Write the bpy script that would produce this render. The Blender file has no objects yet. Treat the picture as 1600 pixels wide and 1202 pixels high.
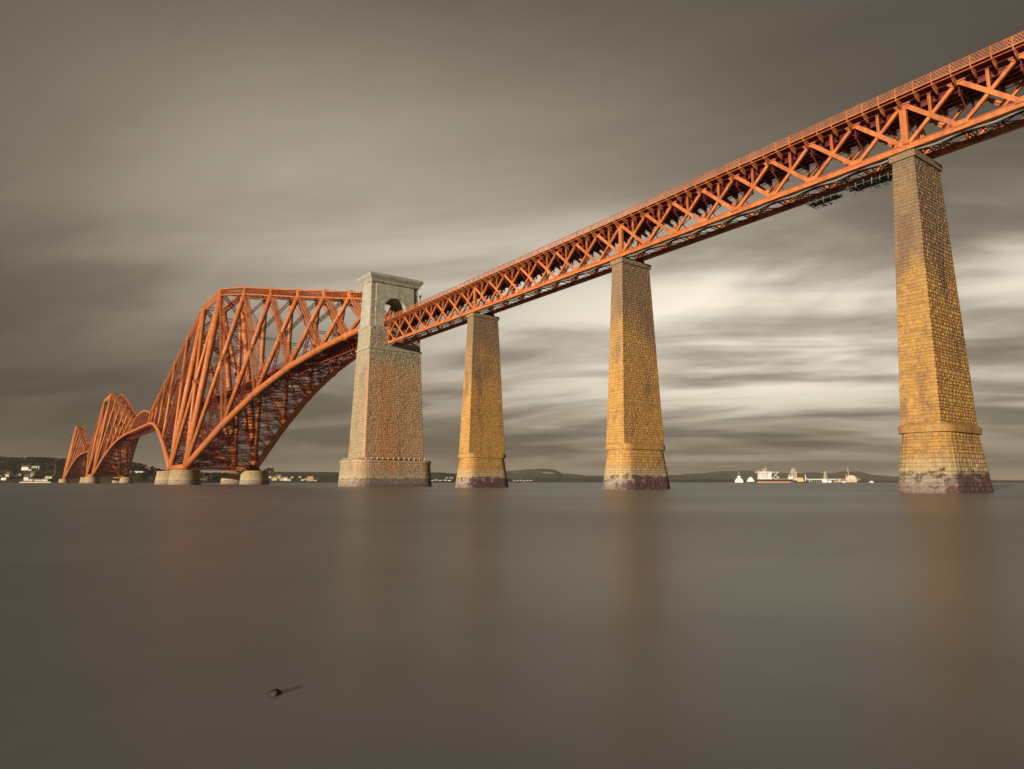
import bpy, math, random
from mathutils import Vector, Matrix
random.seed(7)
V = Vector
S = bpy.context.scene

# ------------------------------------------------------------------ camera
PITCH, HEAD = 0.144276, 0.628431
CAM = V((189.755, -91.648, 1.23))
FPX = 1052.4
hx_, hy_ = -math.cos(HEAD), math.sin(HEAD)
HV = V((hx_, hy_, 0)); RV = V((hy_, -hx_, 0)); UP = V((0, 0, 1))
FV = HV*math.cos(PITCH) + UP*math.sin(PITCH)
VV = -HV*math.sin(PITCH) + UP*math.cos(PITCH)
cd = bpy.data.cameras.new('camera'); cam = bpy.data.objects.new('camera', cd)
S.collection.objects.link(cam); S.camera = cam
cd.sensor_width = 36; cd.lens = 36*FPX/1600; cd.clip_start = 0.1; cd.clip_end = 90000
m = Matrix((RV, VV, -FV)).transposed().to_4x4(); m.translation = CAM
cam.matrix_world = m

# ------------------------------------------------------------------ light
SUN_DIR = V((0.28, -0.94, 0.135)).normalized()
sd = bpy.data.lights.new('sun', 'SUN'); so = bpy.data.objects.new('sun', sd)
S.collection.objects.link(so)
sd.energy = 5.0; sd.angle = math.radians(0.6); sd.color = (1.0, 0.84, 0.62)
so.rotation_euler = SUN_DIR.to_track_quat('Z', 'Y').to_euler()
so.location = (0, -300, 200)
S.view_settings.view_transform = 'Standard'; S.view_settings.look = 'None'
S.view_settings.gamma = 1; S.view_settings.exposure = 0.22
S.view_settings.use_curve_mapping = False
S.cycles.max_bounces = 5; S.cycles.diffuse_bounces = 2; S.cycles.glossy_bounces = 3
S.cycles.volume_bounces = 0
HAZE = 0.000035

W = bpy.data.worlds.new('World'); S.world = W; W.use_nodes = True
nt = W.node_tree; nt.nodes.clear()

class NG:
    """tiny helper for node graphs"""
    def __init__(s, tree): s.t = tree
    def n(s, typ, **kw):
        nd = s.t.nodes.new(typ)
        for k, v in kw.items(): setattr(nd, k, v)
        return nd
    def put(s, sock, val):
        if isinstance(val, bpy.types.NodeSocket): s.t.links.new(val, sock)
        elif val is not None: sock.default_value = val
    def m(s, op, a, b=None, c=None, clamp=False):
        nd = s.n('ShaderNodeMath', operation=op, use_clamp=clamp)
        s.put(nd.inputs[0], a); s.put(nd.inputs[1], b)
        if c is not None: s.put(nd.inputs[2], c)
        return nd.outputs[0]
    def vm(s, op, a, b=None):
        nd = s.n('ShaderNodeVectorMath', operation=op)
        s.put(nd.inputs[0], a); s.put(nd.inputs[1], b)
        return nd.outputs['Value'] if op in ('DOT_PRODUCT', 'LENGTH') else nd.outputs[0]
    def xyz(s, x, y, z):
        nd = s.n('ShaderNodeCombineXYZ'); s.put(nd.inputs[0], x); s.put(nd.inputs[1], y); s.put(nd.inputs[2], z)
        return nd.outputs[0]
    def sep(s, v):
        nd = s.n('ShaderNodeSeparateXYZ'); s.put(nd.inputs[0], v); return nd.outputs
    def noise(s, vec, scale=1, detail=4, rough=.5, dist=0.0):
        nd = s.n('ShaderNodeTexNoise'); s.put(nd.inputs['Vector'], vec)
        nd.inputs['Scale'].default_value = scale; nd.inputs['Detail'].default_value = detail
        nd.inputs['Roughness'].default_value = rough; nd.inputs['Distortion'].default_value = dist
        return nd.outputs['Fac']
    def ramp(s, fac, stops, interp='EASE'):
        nd = s.n('ShaderNodeValToRGB'); s.put(nd.inputs[0], fac); cr = nd.color_ramp; cr.interpolation = interp
        while len(cr.elements) < len(stops): cr.elements.new(0.5)
        for e, (p, c) in zip(cr.elements, stops):
            e.position = p; e.color = (*c, 1) if not isinstance(c, (int, float)) else (c, c, c, 1)
        return nd.outputs[0]
    def mix(s, f, a, b, mode='MIX'):
        nd = s.n('ShaderNodeMix', data_type='RGBA', blend_type=mode)
        s.put(nd.inputs[0], f); s.put(nd.inputs[6], (*a, 1) if isinstance(a, tuple) and len(a) == 3 else a)
        s.put(nd.inputs[7], (*b, 1) if isinstance(b, tuple) and len(b) == 3 else b)
        return nd.outputs[2]
    def mr(s, v, a, b, c, d, smooth=False):
        nd = s.n('ShaderNodeMapRange'); nd.clamp = True
        if smooth: nd.interpolation_type = 'SMOOTHSTEP'
        s.put(nd.inputs[0], v)
        for i, q in enumerate((a, b, c, d)): nd.inputs[i+1].default_value = q
        return nd.outputs[0]

g = NG(nt)
tc = g.n('ShaderNodeTexCoord')
D = g.vm('NORMALIZE', tc.outputs['Generated'])
_, _, dz = g.sep(D)
dr = g.vm('DOT_PRODUCT', D, tuple(RV)); df = g.vm('DOT_PRODUCT', D, tuple(HV))
AZ = g.m('MULTIPLY', g.m('ARCTAN2', dr, df), 57.2958)        # degrees east of the bridge view
EL = g.m('MULTIPLY', g.m('ARCSINE', g.m('ABSOLUTE', dz)), 57.2958)
# cloud sheet: long streaks along the wind
wa = math.radians(74)
AX = HV*math.cos(wa) - RV*math.sin(wa); PX = RV*math.cos(wa) + HV*math.sin(wa)
den = g.m('ADD', g.m('ABSOLUTE', dz), 0.13)
U = g.m('DIVIDE', g.vm('DOT_PRODUCT', D, tuple(AX)), den)
Q = g.m('DIVIDE', g.vm('DOT_PRODUCT', D, tuple(PX)), den)
n1 = g.noise(g.xyz(g.m('MULTIPLY', U, .52), g.m('MULTIPLY', Q, .95), 8.8), 1.0, 5, .50, .8)
n2 = g.noise(g.xyz(g.m('MULTIPLY', U, .95), g.m('MULTIPLY', Q, 2.6), 12.7), 1.0, 4, .5, .6)
n3 = g.noise(g.xyz(g.m('MULTIPLY', U, .12), g.m('MULTIPLY', Q, .35), 5.2), 1.0, 3, .5, .2)
streak = g.m('ADD', g.m('MULTIPLY', n1, .72), g.m('MULTIPLY', n2, .28))
def gauss(c0, w0, c1, w1):
    a = g.m('POWER', g.m('DIVIDE', g.m('SUBTRACT', AZ, c0), w0), 2.0)
    b = g.m('POWER', g.m('DIVIDE', g.m('SUBTRACT', EL, c1), w1), 2.0)
    return g.m('EXPONENT', g.m('MULTIPLY', g.m('ADD', a, b), -1.0))
broad = gauss(-8.0, 27.0, 22.0, 12.5)
glow = gauss(28.0, 22.0, 13.0, 7.4)
glow2 = gauss(14.0, 30.0, 10.0, 9.0)
st = g.mr(streak, .38, .63, 0.0, 1.0, True)
L = g.m('ADD', .088, g.m('MULTIPLY', broad, .37))
L = g.m('SUBTRACT', L, g.m('MULTIPLY', gauss(-40.0, 24.0, 2.0, 10.0), .055))
L = g.m('ADD', L, g.m('MULTIPLY', glow2, g.m('MULTIPLY', st, .22)))
L = g.m('ADD', L, g.m('MULTIPLY', glow, g.m('ADD', .20, g.m('MULTIPLY', st, .44))))
hi = g.mr(EL, 14.0, 28.0, .42, .30, True)
L = g.m('MULTIPLY', L, g.m('ADD', g.m('SUBTRACT', 1.0, g.m('MULTIPLY', hi, .55)), g.m('MULTIPLY', st, hi)))
L = g.m('MULTIPLY', L, g.mr(n3, .3, .7, .86, 1.14))
warm = g.mr(L, .08, .6, 0.0, 1.0)
cc = g.mix(warm, (1.0, .805, .59), (1.0, .90, .735))
cloud = g.vm('MULTIPLY', cc, g.xyz(g.m('MULTIPLY', L, 9.7), g.m('MULTIPLY', L, 9.7), g.m('MULTIPLY', L, 9.7)))
sky = g.n('ShaderNodeTexSky', sky_type='NISHITA'); sky.sun_disc = False
sky.sun_elevation = math.asin(SUN_DIR.z); sky.sun_rotation = math.atan2(SUN_DIR.x, SUN_DIR.y)
bg = g.n('ShaderNodeBackground'); bg.inputs[1].default_value = 0.1
g.put(bg.inputs[0], g.mix(.97, sky.outputs[0], cloud))
wo = g.n('ShaderNodeOutputWorld'); nt.links.new(bg.outputs[0], wo.inputs[0])

# ------------------------------------------------------------------ materials
def new_mat(name):
    mt = bpy.data.materials.new(name); mt.use_nodes = True
    t = mt.node_tree; b = t.nodes['Principled BSDF']
    return mt, NG(t), b
def flat_mat(name, col, rough=.7, metal=0.0, var=.25, scale=.6, spec=.3):
    mt, g, b = new_mat(name)
    pos = g.n('ShaderNodeNewGeometry').outputs['Position']
    n = g.noise(pos, scale, 5, .6)
    f = g.mr(n, .3, .7, 1-var, 1+var)
    g.put(b.inputs['Base Color'], g.vm('MULTIPLY', (*col,), g.xyz(f, f, f)))
    b.inputs['Roughness'].default_value = rough; b.inputs['Metallic'].default_value = metal
    b.inputs['Specular IOR Level'].default_value = spec
    return mt
def steel_mat(name, col, col2, scale=.5):
    mt, g, b = new_mat(name)
    pos = g.n('ShaderNodeNewGeometry').outputs['Position']
    x, y, z = g.sep(pos)
    n = g.noise(pos, scale, 6, .65)
    runs = g.noise(g.xyz(g.m('MULTIPLY', x, 1.6), g.m('MULTIPLY', y, 1.6), g.m('MULTIPLY', z, .18)), 1.0, 4, .6)
    f = g.mr(g.m('ADD', g.m('MULTIPLY', n, .55), g.m('MULTIPLY', runs, .45)), .40, .60, 0, 1)
    c = g.mix(f, col2, col)
    at = g.n('ShaderNodeObjectInfo').outputs['Random']
    k = g.mr(at, 0, 1, .9, 1.08)
    g.put(b.inputs['Base Color'], g.vm('MULTIPLY', c, g.xyz(k, k, k)))
    b.inputs['Roughness'].default_value = .52
    b.inputs['Specular IOR Level'].default_value = .35
    return mt
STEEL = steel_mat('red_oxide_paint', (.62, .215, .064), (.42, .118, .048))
STEEL2 = steel_mat('red_oxide_paint_with_shade', (.29, .058, .036), (.18, .030, .028))  # same red paint, shade of the inner steelwork put into the colour
STEEL3 = steel_mat('red_oxide_paint_with_deck_shade', (.20, .034, .034), (.12, .018, .022))  # darkest copy of the paint: shade below the footway and deck coloured in
DARK = flat_mat('dark_tarred_timber', (.03, .032, .03), .8)
PIPE = flat_mat('grey_pipe', (.30, .29, .27), .35, .3)
GREYST = flat_mat('galvanised_tube', (.30, .31, .28), .5, .4)

def stone_mat(name, stops, dirt, weedy=.85, upper=None, streaks=0.0):
    """masonry: colour per stone, mottling, weathering by height, weed near the tide line"""
    mt, g, b = new_mat(name)
    pos = g.n('ShaderNodeNewGeometry').outputs['Position']
    x, y, z = g.sep(pos)
    at = g.n('ShaderNodeAttribute', attribute_name='tint', attribute_type='GEOMETRY').outputs['Fac']
    oi = g.n('ShaderNodeObjectInfo').outputs['Random']
    tint = g.m('FRACT', g.m('ADD', at, oi))
    base = g.ramp(tint, stops, 'LINEAR')
    mott = g.noise(pos, 3.0, 6, .7)
    k = g.mr(mott, .3, .7, .70, 1.24)
    mean = stops[1][1]; own = g.mr(x, 115, 140, .96, .78)      # the last pier is the sootiest
    k = g.m('MULTIPLY', k, own)
    base = g.mix(.62, mean, base)
    c = g.vm('MULTIPLY', base, g.xyz(k, k, k))
    big = g.noise(g.xyz(g.m('MULTIPLY', x, .30), g.m('MULTIPLY', y, .30), g.m('MULTIPLY', z, .12)), 1.0, 5, .6)
    if upper:      # paler, greyer weathering towards the top
        uf = g.m('MULTIPLY', g.mr(g.m('ADD', z, g.mr(big, .3, .7, -7, 7)), upper[0], upper[1], 0, 1, True), upper[3])
        c = g.mix(uf, c, g.vm('MULTIPLY', upper[2], g.xyz(k, k, k)))
    stn = g.noise(g.xyz(g.m('MULTIPLY', x, .9), g.m('MULTIPLY', y, .9), g.m('MULTIPLY', z, .55)), 1.0, 6, .7)
    c = g.mix(g.mr(stn, .50, .66, 0, .36, True), c, g.vm('MULTIPLY', dirt, g.xyz(k, k, k)))
    df = g.mr(big, .50, .68, 0, .62, True)
    c = g.mix(df, c, g.vm('MULTIPLY', dirt, g.xyz(k, k, k)))
    if streaks:    # rust washed down the face below the girder seat
        sn = g.noise(g.xyz(g.m('MULTIPLY', x, .5), g.m('MULTIPLY', y, .9), g.m('MULTIPLY', z, .035)), 1.0, 5, .6)
        face = g.mr(x, 1.0, 2.0, 0, 1, True)
        zf = g.m('MULTIPLY', g.mr(z, 34, 41.5, 1, 0, True), g.mr(z, 2, 7, 0, 1))
        c = g.mix(g.m('MULTIPLY', g.m('MULTIPLY', face, zf), .75), c, g.vm('MULTIPLY', (.58, .37, .225), g.xyz(k, k, k)))
        yf = g.m('EXPONENT', g.m('MULTIPLY', g.m('POWER', g.m('DIVIDE', g.m('ADD', y, 3.0), 2.2), 2.0), -1.0))
        c = g.mix(g.m('MULTIPLY', g.m('MULTIPLY', g.m('MULTIPLY', g.mr(sn, .36, .58, .2, 1, True), yf), face), g.m('MULTIPLY', zf, .8)), c, (.56, .24, .07))
        y2 = g.m('EXPONENT', g.m('MULTIPLY', g.m('POWER', g.m('DIVIDE', g.m('SUBTRACT', y, 1.8), 1.3), 2.0), -1.0))
        c = g.mix(g.m('MULTIPLY', g.m('MULTIPLY', g.m('MULTIPLY', g.mr(sn, .38, .60, .1, 1, True), y2), face), g.m('MULTIPLY', zf, .7)), c, (.24, .12, .10))
    # tide marks
    wn = g.noise(g.xyz(g.m('MULTIPLY', x, .8), g.m('MULTIPLY', y, .8), g.m('MULTIPLY', z, 1.3)), 1.0, 6, .65)
    zz = g.m('ADD', z, g.mr(wn, .3, .7, -.55, .55))
    pale = g.m('MULTIPLY', g.mr(zz, 2.5, 5.2, 1, 0, True), .75)
    c = g.mix(pale, c, g.vm('MULTIPLY', (.52, .44, .29), g.xyz(k, k, k)))
    lime = g.m('MULTIPLY', g.mr(zz, 1.9, 2.2, 1, 0, True), .85)
    c = g.mix(lime, c, g.vm('MULTIPLY', (.36, .33, .27), g.xyz(k, k, k)))
    mauve = g.m('MULTIPLY', g.mr(zz, .5, 1.5, 1, 0, True), .75)
    c = g.mix(mauve, c, g.vm('MULTIPLY', (.28, .18, .175), g.xyz(k, k, k)))
    # weed grows on the lee side, facing the railway shore
    lx = g.m('SUBTRACT', x, g.m('MULTIPLY', g.m('ROUND', g.m('DIVIDE', x, 51.2)), 51.2))
    lee = g.mr(g.m('ADD', lx, g.m('MULTIPLY', y, .22)), .2, 3.2, 0, 1, True)
    wb = g.noise(pos, .9, 6, .7)
    weed = g.m('MULTIPLY', g.mr(zz, 1.9, 2.5, 1, 0, True), g.mr(g.m('ADD', wb, g.m('MULTIPLY', lee, .17)), .53, .60, 0, 1, True))
    c = g.mix(g.m('MULTIPLY', weed, weedy), c, g.mix(g.mr(mott, .4, .6, 0, 1), (.05, .026, .034), (.15, .075, .10)))
    line = g.m('MULTIPLY', g.mr(zz, 1.95, 2.1, 0, 1), g.mr(zz, 2.35, 2.5, 1, 0))
    c = g.mix(g.m('MULTIPLY', line, g.mr(wb, .42, .6, .1, .85)), c, (.07, .035, .03))
    g.put(b.inputs['Base Color'], c)
    b.inputs['Roughness'].default_value = .82; b.inputs['Specular IOR Level'].default_value = .25
    bp = g.n('ShaderNodeBump'); bp.inputs['Strength'].default_value = .6; bp.inputs['Distance'].default_value = .05
    g.put(bp.inputs['Height'], g.noise(pos, 5.0, 6, .7)); g.put(b.inputs['Normal'], bp.outputs[0])
    return mt
OCHRE = [(0, (.58, .335, .115)), (.3, (.62, .372, .118)), (.6, (.57, .305, .105)), (.82, (.52, .31, .12)), (.95, (.45, .26, .12)), (1, (.35, .20, .11))]
PIER = stone_mat('ochre_stained_granite', OCHRE, (.27, .155, .105), upper=(20, 37, (.27, .20, .145), .85))
GREYS = [(0, (.42, .335, .21)), (.4, (.45, .37, .24)), (.7, (.41, .30, .17)), (.9, (.36, .27, .18)), (1, (.27, .20, .15))]
TOWERM = stone_mat('grey_granite_with_rust_streaks', GREYS, (.27, .19, .155), weedy=.45, upper=(30, 44, (.45, .42, .33), .85), streaks=.95)
CAISS = stone_mat('pale_granite_caisson', [(0, (.44, .36, .22)), (.6, (.50, .38, .20)), (1, (.34, .26, .18))], (.26, .18, .15), weedy=.2)
def ashlar_mat():
    mt, g, b = new_mat('fine_grey_ashlar')
    pos = g.n('ShaderNodeNewGeometry').outputs['Position']; x, y, z = g.sep(pos)
    br = g.n('ShaderNodeTexBrick'); br.inputs['Scale'].default_value = 1
    br.inputs['Brick Width'].default_value = 1.15; br.inputs['Row Height'].default_value = .55
    br.inputs['Mortar Size'].default_value = .03; br.inputs['Mortar Smooth'].default_value = .3
    br.inputs['Color1'].default_value = (.50, .49, .41, 1); br.inputs['Color2'].default_value = (.42, .41, .34, 1)
    br.inputs['Mortar'].default_value = (.25, .23, .18, 1)
    g.put(br.inputs['Vector'], g.xyz(g.m('ADD', x, y), z, 0.0))
    n = g.noise(pos, .5, 6, .7); k = g.mr(n, .3, .7, .68, 1.2)
    c = g.vm('MULTIPLY', br.outputs[0], g.xyz(k, k, k))
    runs = g.noise(g.xyz(g.m('MULTIPLY', x, 1.2), g.m('MULTIPLY', y, 1.2), g.m('MULTIPLY', z, .12)), 1, 5, .6)
    c = g.mix(g.mr(runs, .52, .68, 0, .55, True), c, (.17, .15, .12))
    g.put(b.inputs['Base Color'], c); b.inputs['Roughness'].default_value = .85
    b.inputs['Specular IOR Level'].default_value = .2
    return mt
ASHLAR = ashlar_mat()

# ------------------------------------------------------------------ mesh building
class MB:
    def __init__(s): s.v = []; s.f = []; s.sm = []; s.t = []
    def quad(s, pts, smooth=False):
        i = len(s.v); s.v += [tuple(p) for p in pts]; s.f.append(tuple(range(i, i+len(pts)))); s.sm.append(smooth)
    def hexa(s, a, b):     # a, b: two rings of equal length (bottom, top), closed solid
        i = len(s.v); n = len(a); s.v += [tuple(p) for p in a] + [tuple(p) for p in b]
        for k in range(n):
            j = (k+1) % n; s.f.append((i+k, i+j, i+n+j, i+n+k)); s.sm.append(False)
        s.f.append(tuple(range(i+n-1, i-1, -1))); s.sm.append(False)
        s.f.append(tuple(range(i+n, i+2*n))); s.sm.append(False)
    def box(s, x0, x1, y0, y1, z0, z1):
        s.hexa([(x0, y0, z0), (x1, y0, z0), (x1, y1, z0), (x0, y1, z0)], [(x0, y0, z1), (x1, y0, z1), (x1, y1, z1), (x0, y1, z1)])
    def frame(s, p0, p1, ref):
        d = (p1-p0).normalized(); r = V(ref)
        u = d.cross(r)
        if u.length < 1e-4: u = d.cross(V((1, 0, 0)))
        u.normalize(); w = u.cross(d).normalized()
        return d, u, w
    def beam(s, p0, p1, w, h, ref=(0, 1, 0)):   # w: size across ref, h: size along ref
        p0 = V(p0); p1 = V(p1); d, u, r = s.frame(p0, p1, ref)
        a = u*(w/2); b = r*(h/2)
        s.hexa([p0-a-b, p0+a-b, p0+a+b, p0-a+b], [p1-a-b, p1+a-b, p1+a+b, p1-a+b])
    def bar(s, p0, p1, w):                     # light three-sided bar
        p0 = V(p0); p1 = V(p1); d, u, r = s.frame(p0, p1, (0.31, .83, .47))
        k = w*.62
        o = [u*k, u*(-.5*k)+r*(.866*k), u*(-.5*k)-r*(.866*k)]
        i = len(s.v); s.v += [tuple(p0+q) for q in o] + [tuple(p1+q) for q in o]
        for k in range(3):
            j = (k+1) % 3; s.f.append((i+k, i+j, i+3+j, i+3+k)); s.sm.append(False)
    def tube(s, p0, p1, r0, r1=None, n=14, caps=True):
        p0 = V(p0); p1 = V(p1); r1 = r0 if r1 is None else r1
        d, u, w = s.frame(p0, p1, (0.0, 0.3, 1.0)) if abs((p1-p0).normalized().z) < .9 else s.frame(p0, p1, (1, 0, 0))
        i = len(s.v)
        for p, r in ((p0, r0), (p1, r1)):
            for k in range(n):
                a = 2*math.pi*k/n; s.v.append(tuple(p+u*(r*math.cos(a))+w*(r*math.sin(a))))
        for k in range(n):
            j = (k+1) % n; s.f.append((i+k, i+n+k, i+n+j, i+j)); s.sm.append(True)
        if caps:
            s.f.append(tuple(range(i, i+n))); s.sm.append(False)
            s.f.append(tuple(range(i+2*n-1, i+n-1, -1))); s.sm.append(False)
    def pipe(s, pts, radii, n=14):             # smooth bent tube
        pts = [V(p) for p in pts]; i0 = len(s.v)
        for q, p in enumerate(pts):
            d = (pts[min(q+1, len(pts)-1)]-pts[max(q-1, 0)]).normalized()
            u = d.cross(V((0, 1, 0))).normalized(); w = u.cross(d)
            for k in range(n):
                a = 2*math.pi*k/n; s.v.append(tuple(p+u*(radii[q]*math.cos(a))+w*(radii[q]*math.sin(a))))
        for q in range(len(pts)-1):
            for k in range(n):
                j = (k+1) % n; a = i0+q*n
                s.f.append((a+k, a+n+k, a+n+j, a+j)); s.sm.append(True)
        s.f.append(tuple(range(i0, i0+n))); s.sm.append(False)
        e = len(s.v)-n; s.f.append(tuple(range(e+n-1, e-1, -1))); s.sm.append(False)
    def lattice(s, p0, p1, w, h, cell=2.2, c=.22, l=.10, ref=(0, 1, 0), w1=None, h1=None, cross=True):
        """laced box member: four corner angles and lacing on the sides"""
        p0 = V(p0); p1 = V(p1); d, u, r = s.frame(p0, p1, ref)
        w1 = w if w1 is None else w1; h1 = h if h1 is None else h1
        n = max(2, round((p1-p0).length/cell))
        def cor(t, a, b):
            W_ = w+(w1-w)*t; H_ = h+(h1-h)*t
            return p0.lerp(p1, t)+u*(a*W_/2)+r*(b*H_/2)
        cs = [(-1, -1), (1, -1), (1, 1), (-1, 1)]
        for a, b in cs: s.beam(cor(0, a, b), cor(1, a, b), c, c, ref)
        for k in range(4):
            A = cs[k]; B = cs[(k+1) % 4]
            for i in range(n):
                t0, t1 = i/n, (i+1)/n
                s.bar(cor(t0, *A), cor(t1, *B), l)
                if cross: s.bar(cor(t0, *B), cor(t1, *A), l)
    def truss(s, p0, p1, depth, cell=2.5, c=.2, l=.1, up=(0, 0, 1)):
        """flat lattice girder: two flanges and an X web"""
        p0 = V(p0); p1 = V(p1); up = V(up)*(depth/2); n = max(1, round((p1-p0).length/cell))
        s.beam(p0+up, p1+up, c*1.5, c, up); s.beam(p0-up, p1-up, c*1.5, c, up)
        for i in range(n):
            a = p0.lerp(p1, i/n); b = p0.lerp(p1, (i+1)/n)
            s.bar(a+up, b-up, l); s.bar(a-up, b+up, l)
    def mesh(s, name):
        me = bpy.data.meshes.new(name); me.from_pydata(s.v, [], s.f)
        if any(s.sm): me.polygons.foreach_set('use_smooth', s.sm)
        if s.t:
            at = me.attributes.new('tint', 'FLOAT', 'FACE'); at.data.foreach_set('value', s.t)
        me.update(); return me
    def build(s, name, mat, parent=None, loc=(0, 0, 0), kind=None):
        me = s.mesh(name); me.materials.append(mat)
        return obj(name, me, parent, loc, kind)

COL = S.collection
def obj(name, me, parent=None, loc=(0, 0, 0), kind=None):
    o = bpy.data.objects.new(name, me); COL.objects.link(o); o.location = loc
    if parent: o.parent = parent
    if kind: o['kind'] = kind
    return o
def tag(o, label, cat, group=None):
    o['label'] = label; o['category'] = cat
    if group: o['group'] = group
    return o
def thing(name, label, cat, loc=(0, 0, 0), rz=0, group=None):
    o = obj(name, None, None, loc); o.rotation_euler.z = rz
    return tag(o, label, cat, group)
def at(px, depth, z=0.0):
    """a spot on the firth: bearing given as picture column, distance ahead in metres"""
    p = CAM + HV*depth + RV*(depth*(px-800)/(FPX*math.cos(PITCH)))
    return V((p.x, p.y, z))

# ------------------------------------------------------------------ water
wm, g, b = new_mat('silky_long_exposure_water')
pos = g.n('ShaderNodeNewGeometry').outputs['Position']
wn = g.noise(pos, .05, 4, .5)
wf = g.m('ADD', g.m('MULTIPLY', g.noise(g.vm('ADD', pos, (4.0, 9.0, 0.0)), .45, 4, .55, .8), .45), g.m('MULTIPLY', g.noise(g.vm('MULTIPLY', pos, (.02, .05, 1.0)), 1.0, 4, .5, .5), .55))
g.put(b.inputs['Base Color'], g.mix(g.mr(wf, .35, .65, 0, 1, True), (.158, .160, .168), (.206, .208, .218)))
g.put(b.inputs['Roughness'], g.mr(wn, .32, .68, .33, .41))
b.inputs['IOR'].default_value = 1.34; b.inputs['Specular Tint'].default_value = (.86, .95, 1.0, 1)
mb = MB()
for ring in ((-60000, 60000),):
    a, c = ring; mb.quad([(a, a, 0), (c, a, 0), (c, c, 0), (a, c, 0)])
water = mb.build('water', wm); water['kind'] = 'structure'

# ------------------------------------------------------------------ masonry piers
def ring_segments(hx, hy, r):
    """straight runs and arc chords of a rounded rectangle, counter-clockwise; each is (kind, p0, p1) as functions of scale"""
    segs = []
    corners = [(hx-r, -(hy-r), -90), (hx-r, hy-r, 0), (-(hx-r), hy-r, 90), (-(hx-r), -(hy-r), 180)]
    pts = []
    na = 5 if r > .5 else 1
    for cx, cy, a0 in corners:
        if r < .05: pts.append([(cx+math.copysign(r, cx), cy+math.copysign(r, cy))])
        else: pts.append([(cx+r*math.cos(math.radians(a0+90*i/na)), cy+r*math.sin(math.radians(a0+90*i/na))) for i in range(na+1)])
    for k in range(4):
        P = pts[k]
        for i in range(len(P)-1): segs.append(('arc', P[i], P[i+1]))
        segs.append(('flat', P[-1], pts[(k+1) % 4][0]))
    return segs
def lerp(a, b, t): return a+(b-a)*t
class Ring:
    def __init__(s, z0, d0, z1, d1, cx=0.0): s.z0, s.d0, s.z1, s.d1, s.cx = z0, d0, z1, d1, cx
    def dims(s, z):
        t = (z-s.z0)/(s.z1-s.z0); return [lerp(a, b, t) for a, b in zip(s.d0, s.d1)]
    def segs(s, z): return ring_segments(*s.dims(z))
def core(mb, ring, inset=.06):
    A = []; B = []
    for z, L_ in ((ring.z0, A), (ring.z1, B)):
        hx, hy, r = ring.dims(z); 
        for k, p, q in ring_segments(hx-inset, hy-inset, max(r-inset, .01)):
            L_.append((ring.cx+p[0], p[1], z))
    mb.hexa(A, B)
def stones(ring, course, length, rough=(.0, .10), gap=.012, seed=1, ashlar=False):
    """yield every stone as (corners inner 4, outward normal, protrusion, flat?, tint)"""
    rnd = random.Random(seed); out = []
    n = round((ring.z1-ring.z0)/course); ws = [rnd.uniform(.72, 1.28) for _ in range(n)]; tot = sum(ws); hs = [ring.z0]
    for w in ws: hs.append(hs[-1]+w/tot*(ring.z1-ring.z0))
    for c in range(n):
        za, zb = hs[c], hs[c+1]
        for (k, p0, p1), (_, q0, q1) in zip(ring.segs(za), ring.segs(zb)):
            L_ = math.hypot(p1[0]-p0[0], p1[1]-p0[1])
            if L_ < .05: continue
            cuts = [0.0]
            while True:
                l = length*rnd.uniform(.5, 1.5)
                if cuts[-1]+l > L_-length*.4: break
                cuts.append(cuts[-1]+l)
            cuts = [x/L_ for x in cuts]+[1.0]
            if c % 2 and len(cuts) > 2: cuts = [1-x for x in reversed(cuts)]
            for a, b_ in zip(cuts, cuts[1:]):
                P = lambda s0, s1, t, z: V((ring.cx+lerp(s0[0], s1[0], t), lerp(s0[1], s1[1], t), z))
                out.append((P(p0, p1, a, za), P(p0, p1, b_, za), P(q0, q1, b_, zb), P(q0, q1, a, zb), rnd.uniform(*rough)*(.35 if za < 2.2 else 1)*lerp(.22, 1.0, min(1, abs((p1[1]-p0[1])/L_))), k == 'flat', rnd.random(), rnd.random()))
    return out
def add_stone(mb, st, gap=.006, bevel=.028):
    A, B, C_, D_, pr, flat, tint, rr = st
    n = (B-A).cross(D_-A).normalized(); c = (A+B+C_+D_)/4
    ux = (B-A)*.5; uz = (D_-A)*.5
    bv = bevel+min(.11, pr*.9); fx = max(.35, 1-bv/max(ux.length, .05)); fz = max(.35, 1-bv/max(uz.length, .05))
    inner = []; outer = []
    for i, (sx, sz) in enumerate(((-1, -1), (1, -1), (1, 1), (-1, 1))):
        p = (A, B, C_, D_)[i]; inner.append(p+(c-p).normalized()*gap-n*.05)
        q_ = ((i*7+int(rr*97)) % 5)/5.0
        outer.append(c+ux*(sx*fx*(.86+.2*q_ if pr > .05 else 1))+uz*(sz*fz)+n*(pr*(.62+.5*q_)+.008))
    i = len(mb.v); mb.v += [tuple(p) for p in inner+outer]
    for k in range(4):
        j = (k+1) % 4
        mb.f.append((i+k, i+j, i+4+j, i+4+k)); mb.sm.append(False); mb.t.append(tint)
    mb.f.append((i+4, i+5, i+6)); mb.f.append((i+4, i+6, i+7)); mb.sm += [False]*2; mb.t += [tint]*2
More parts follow.
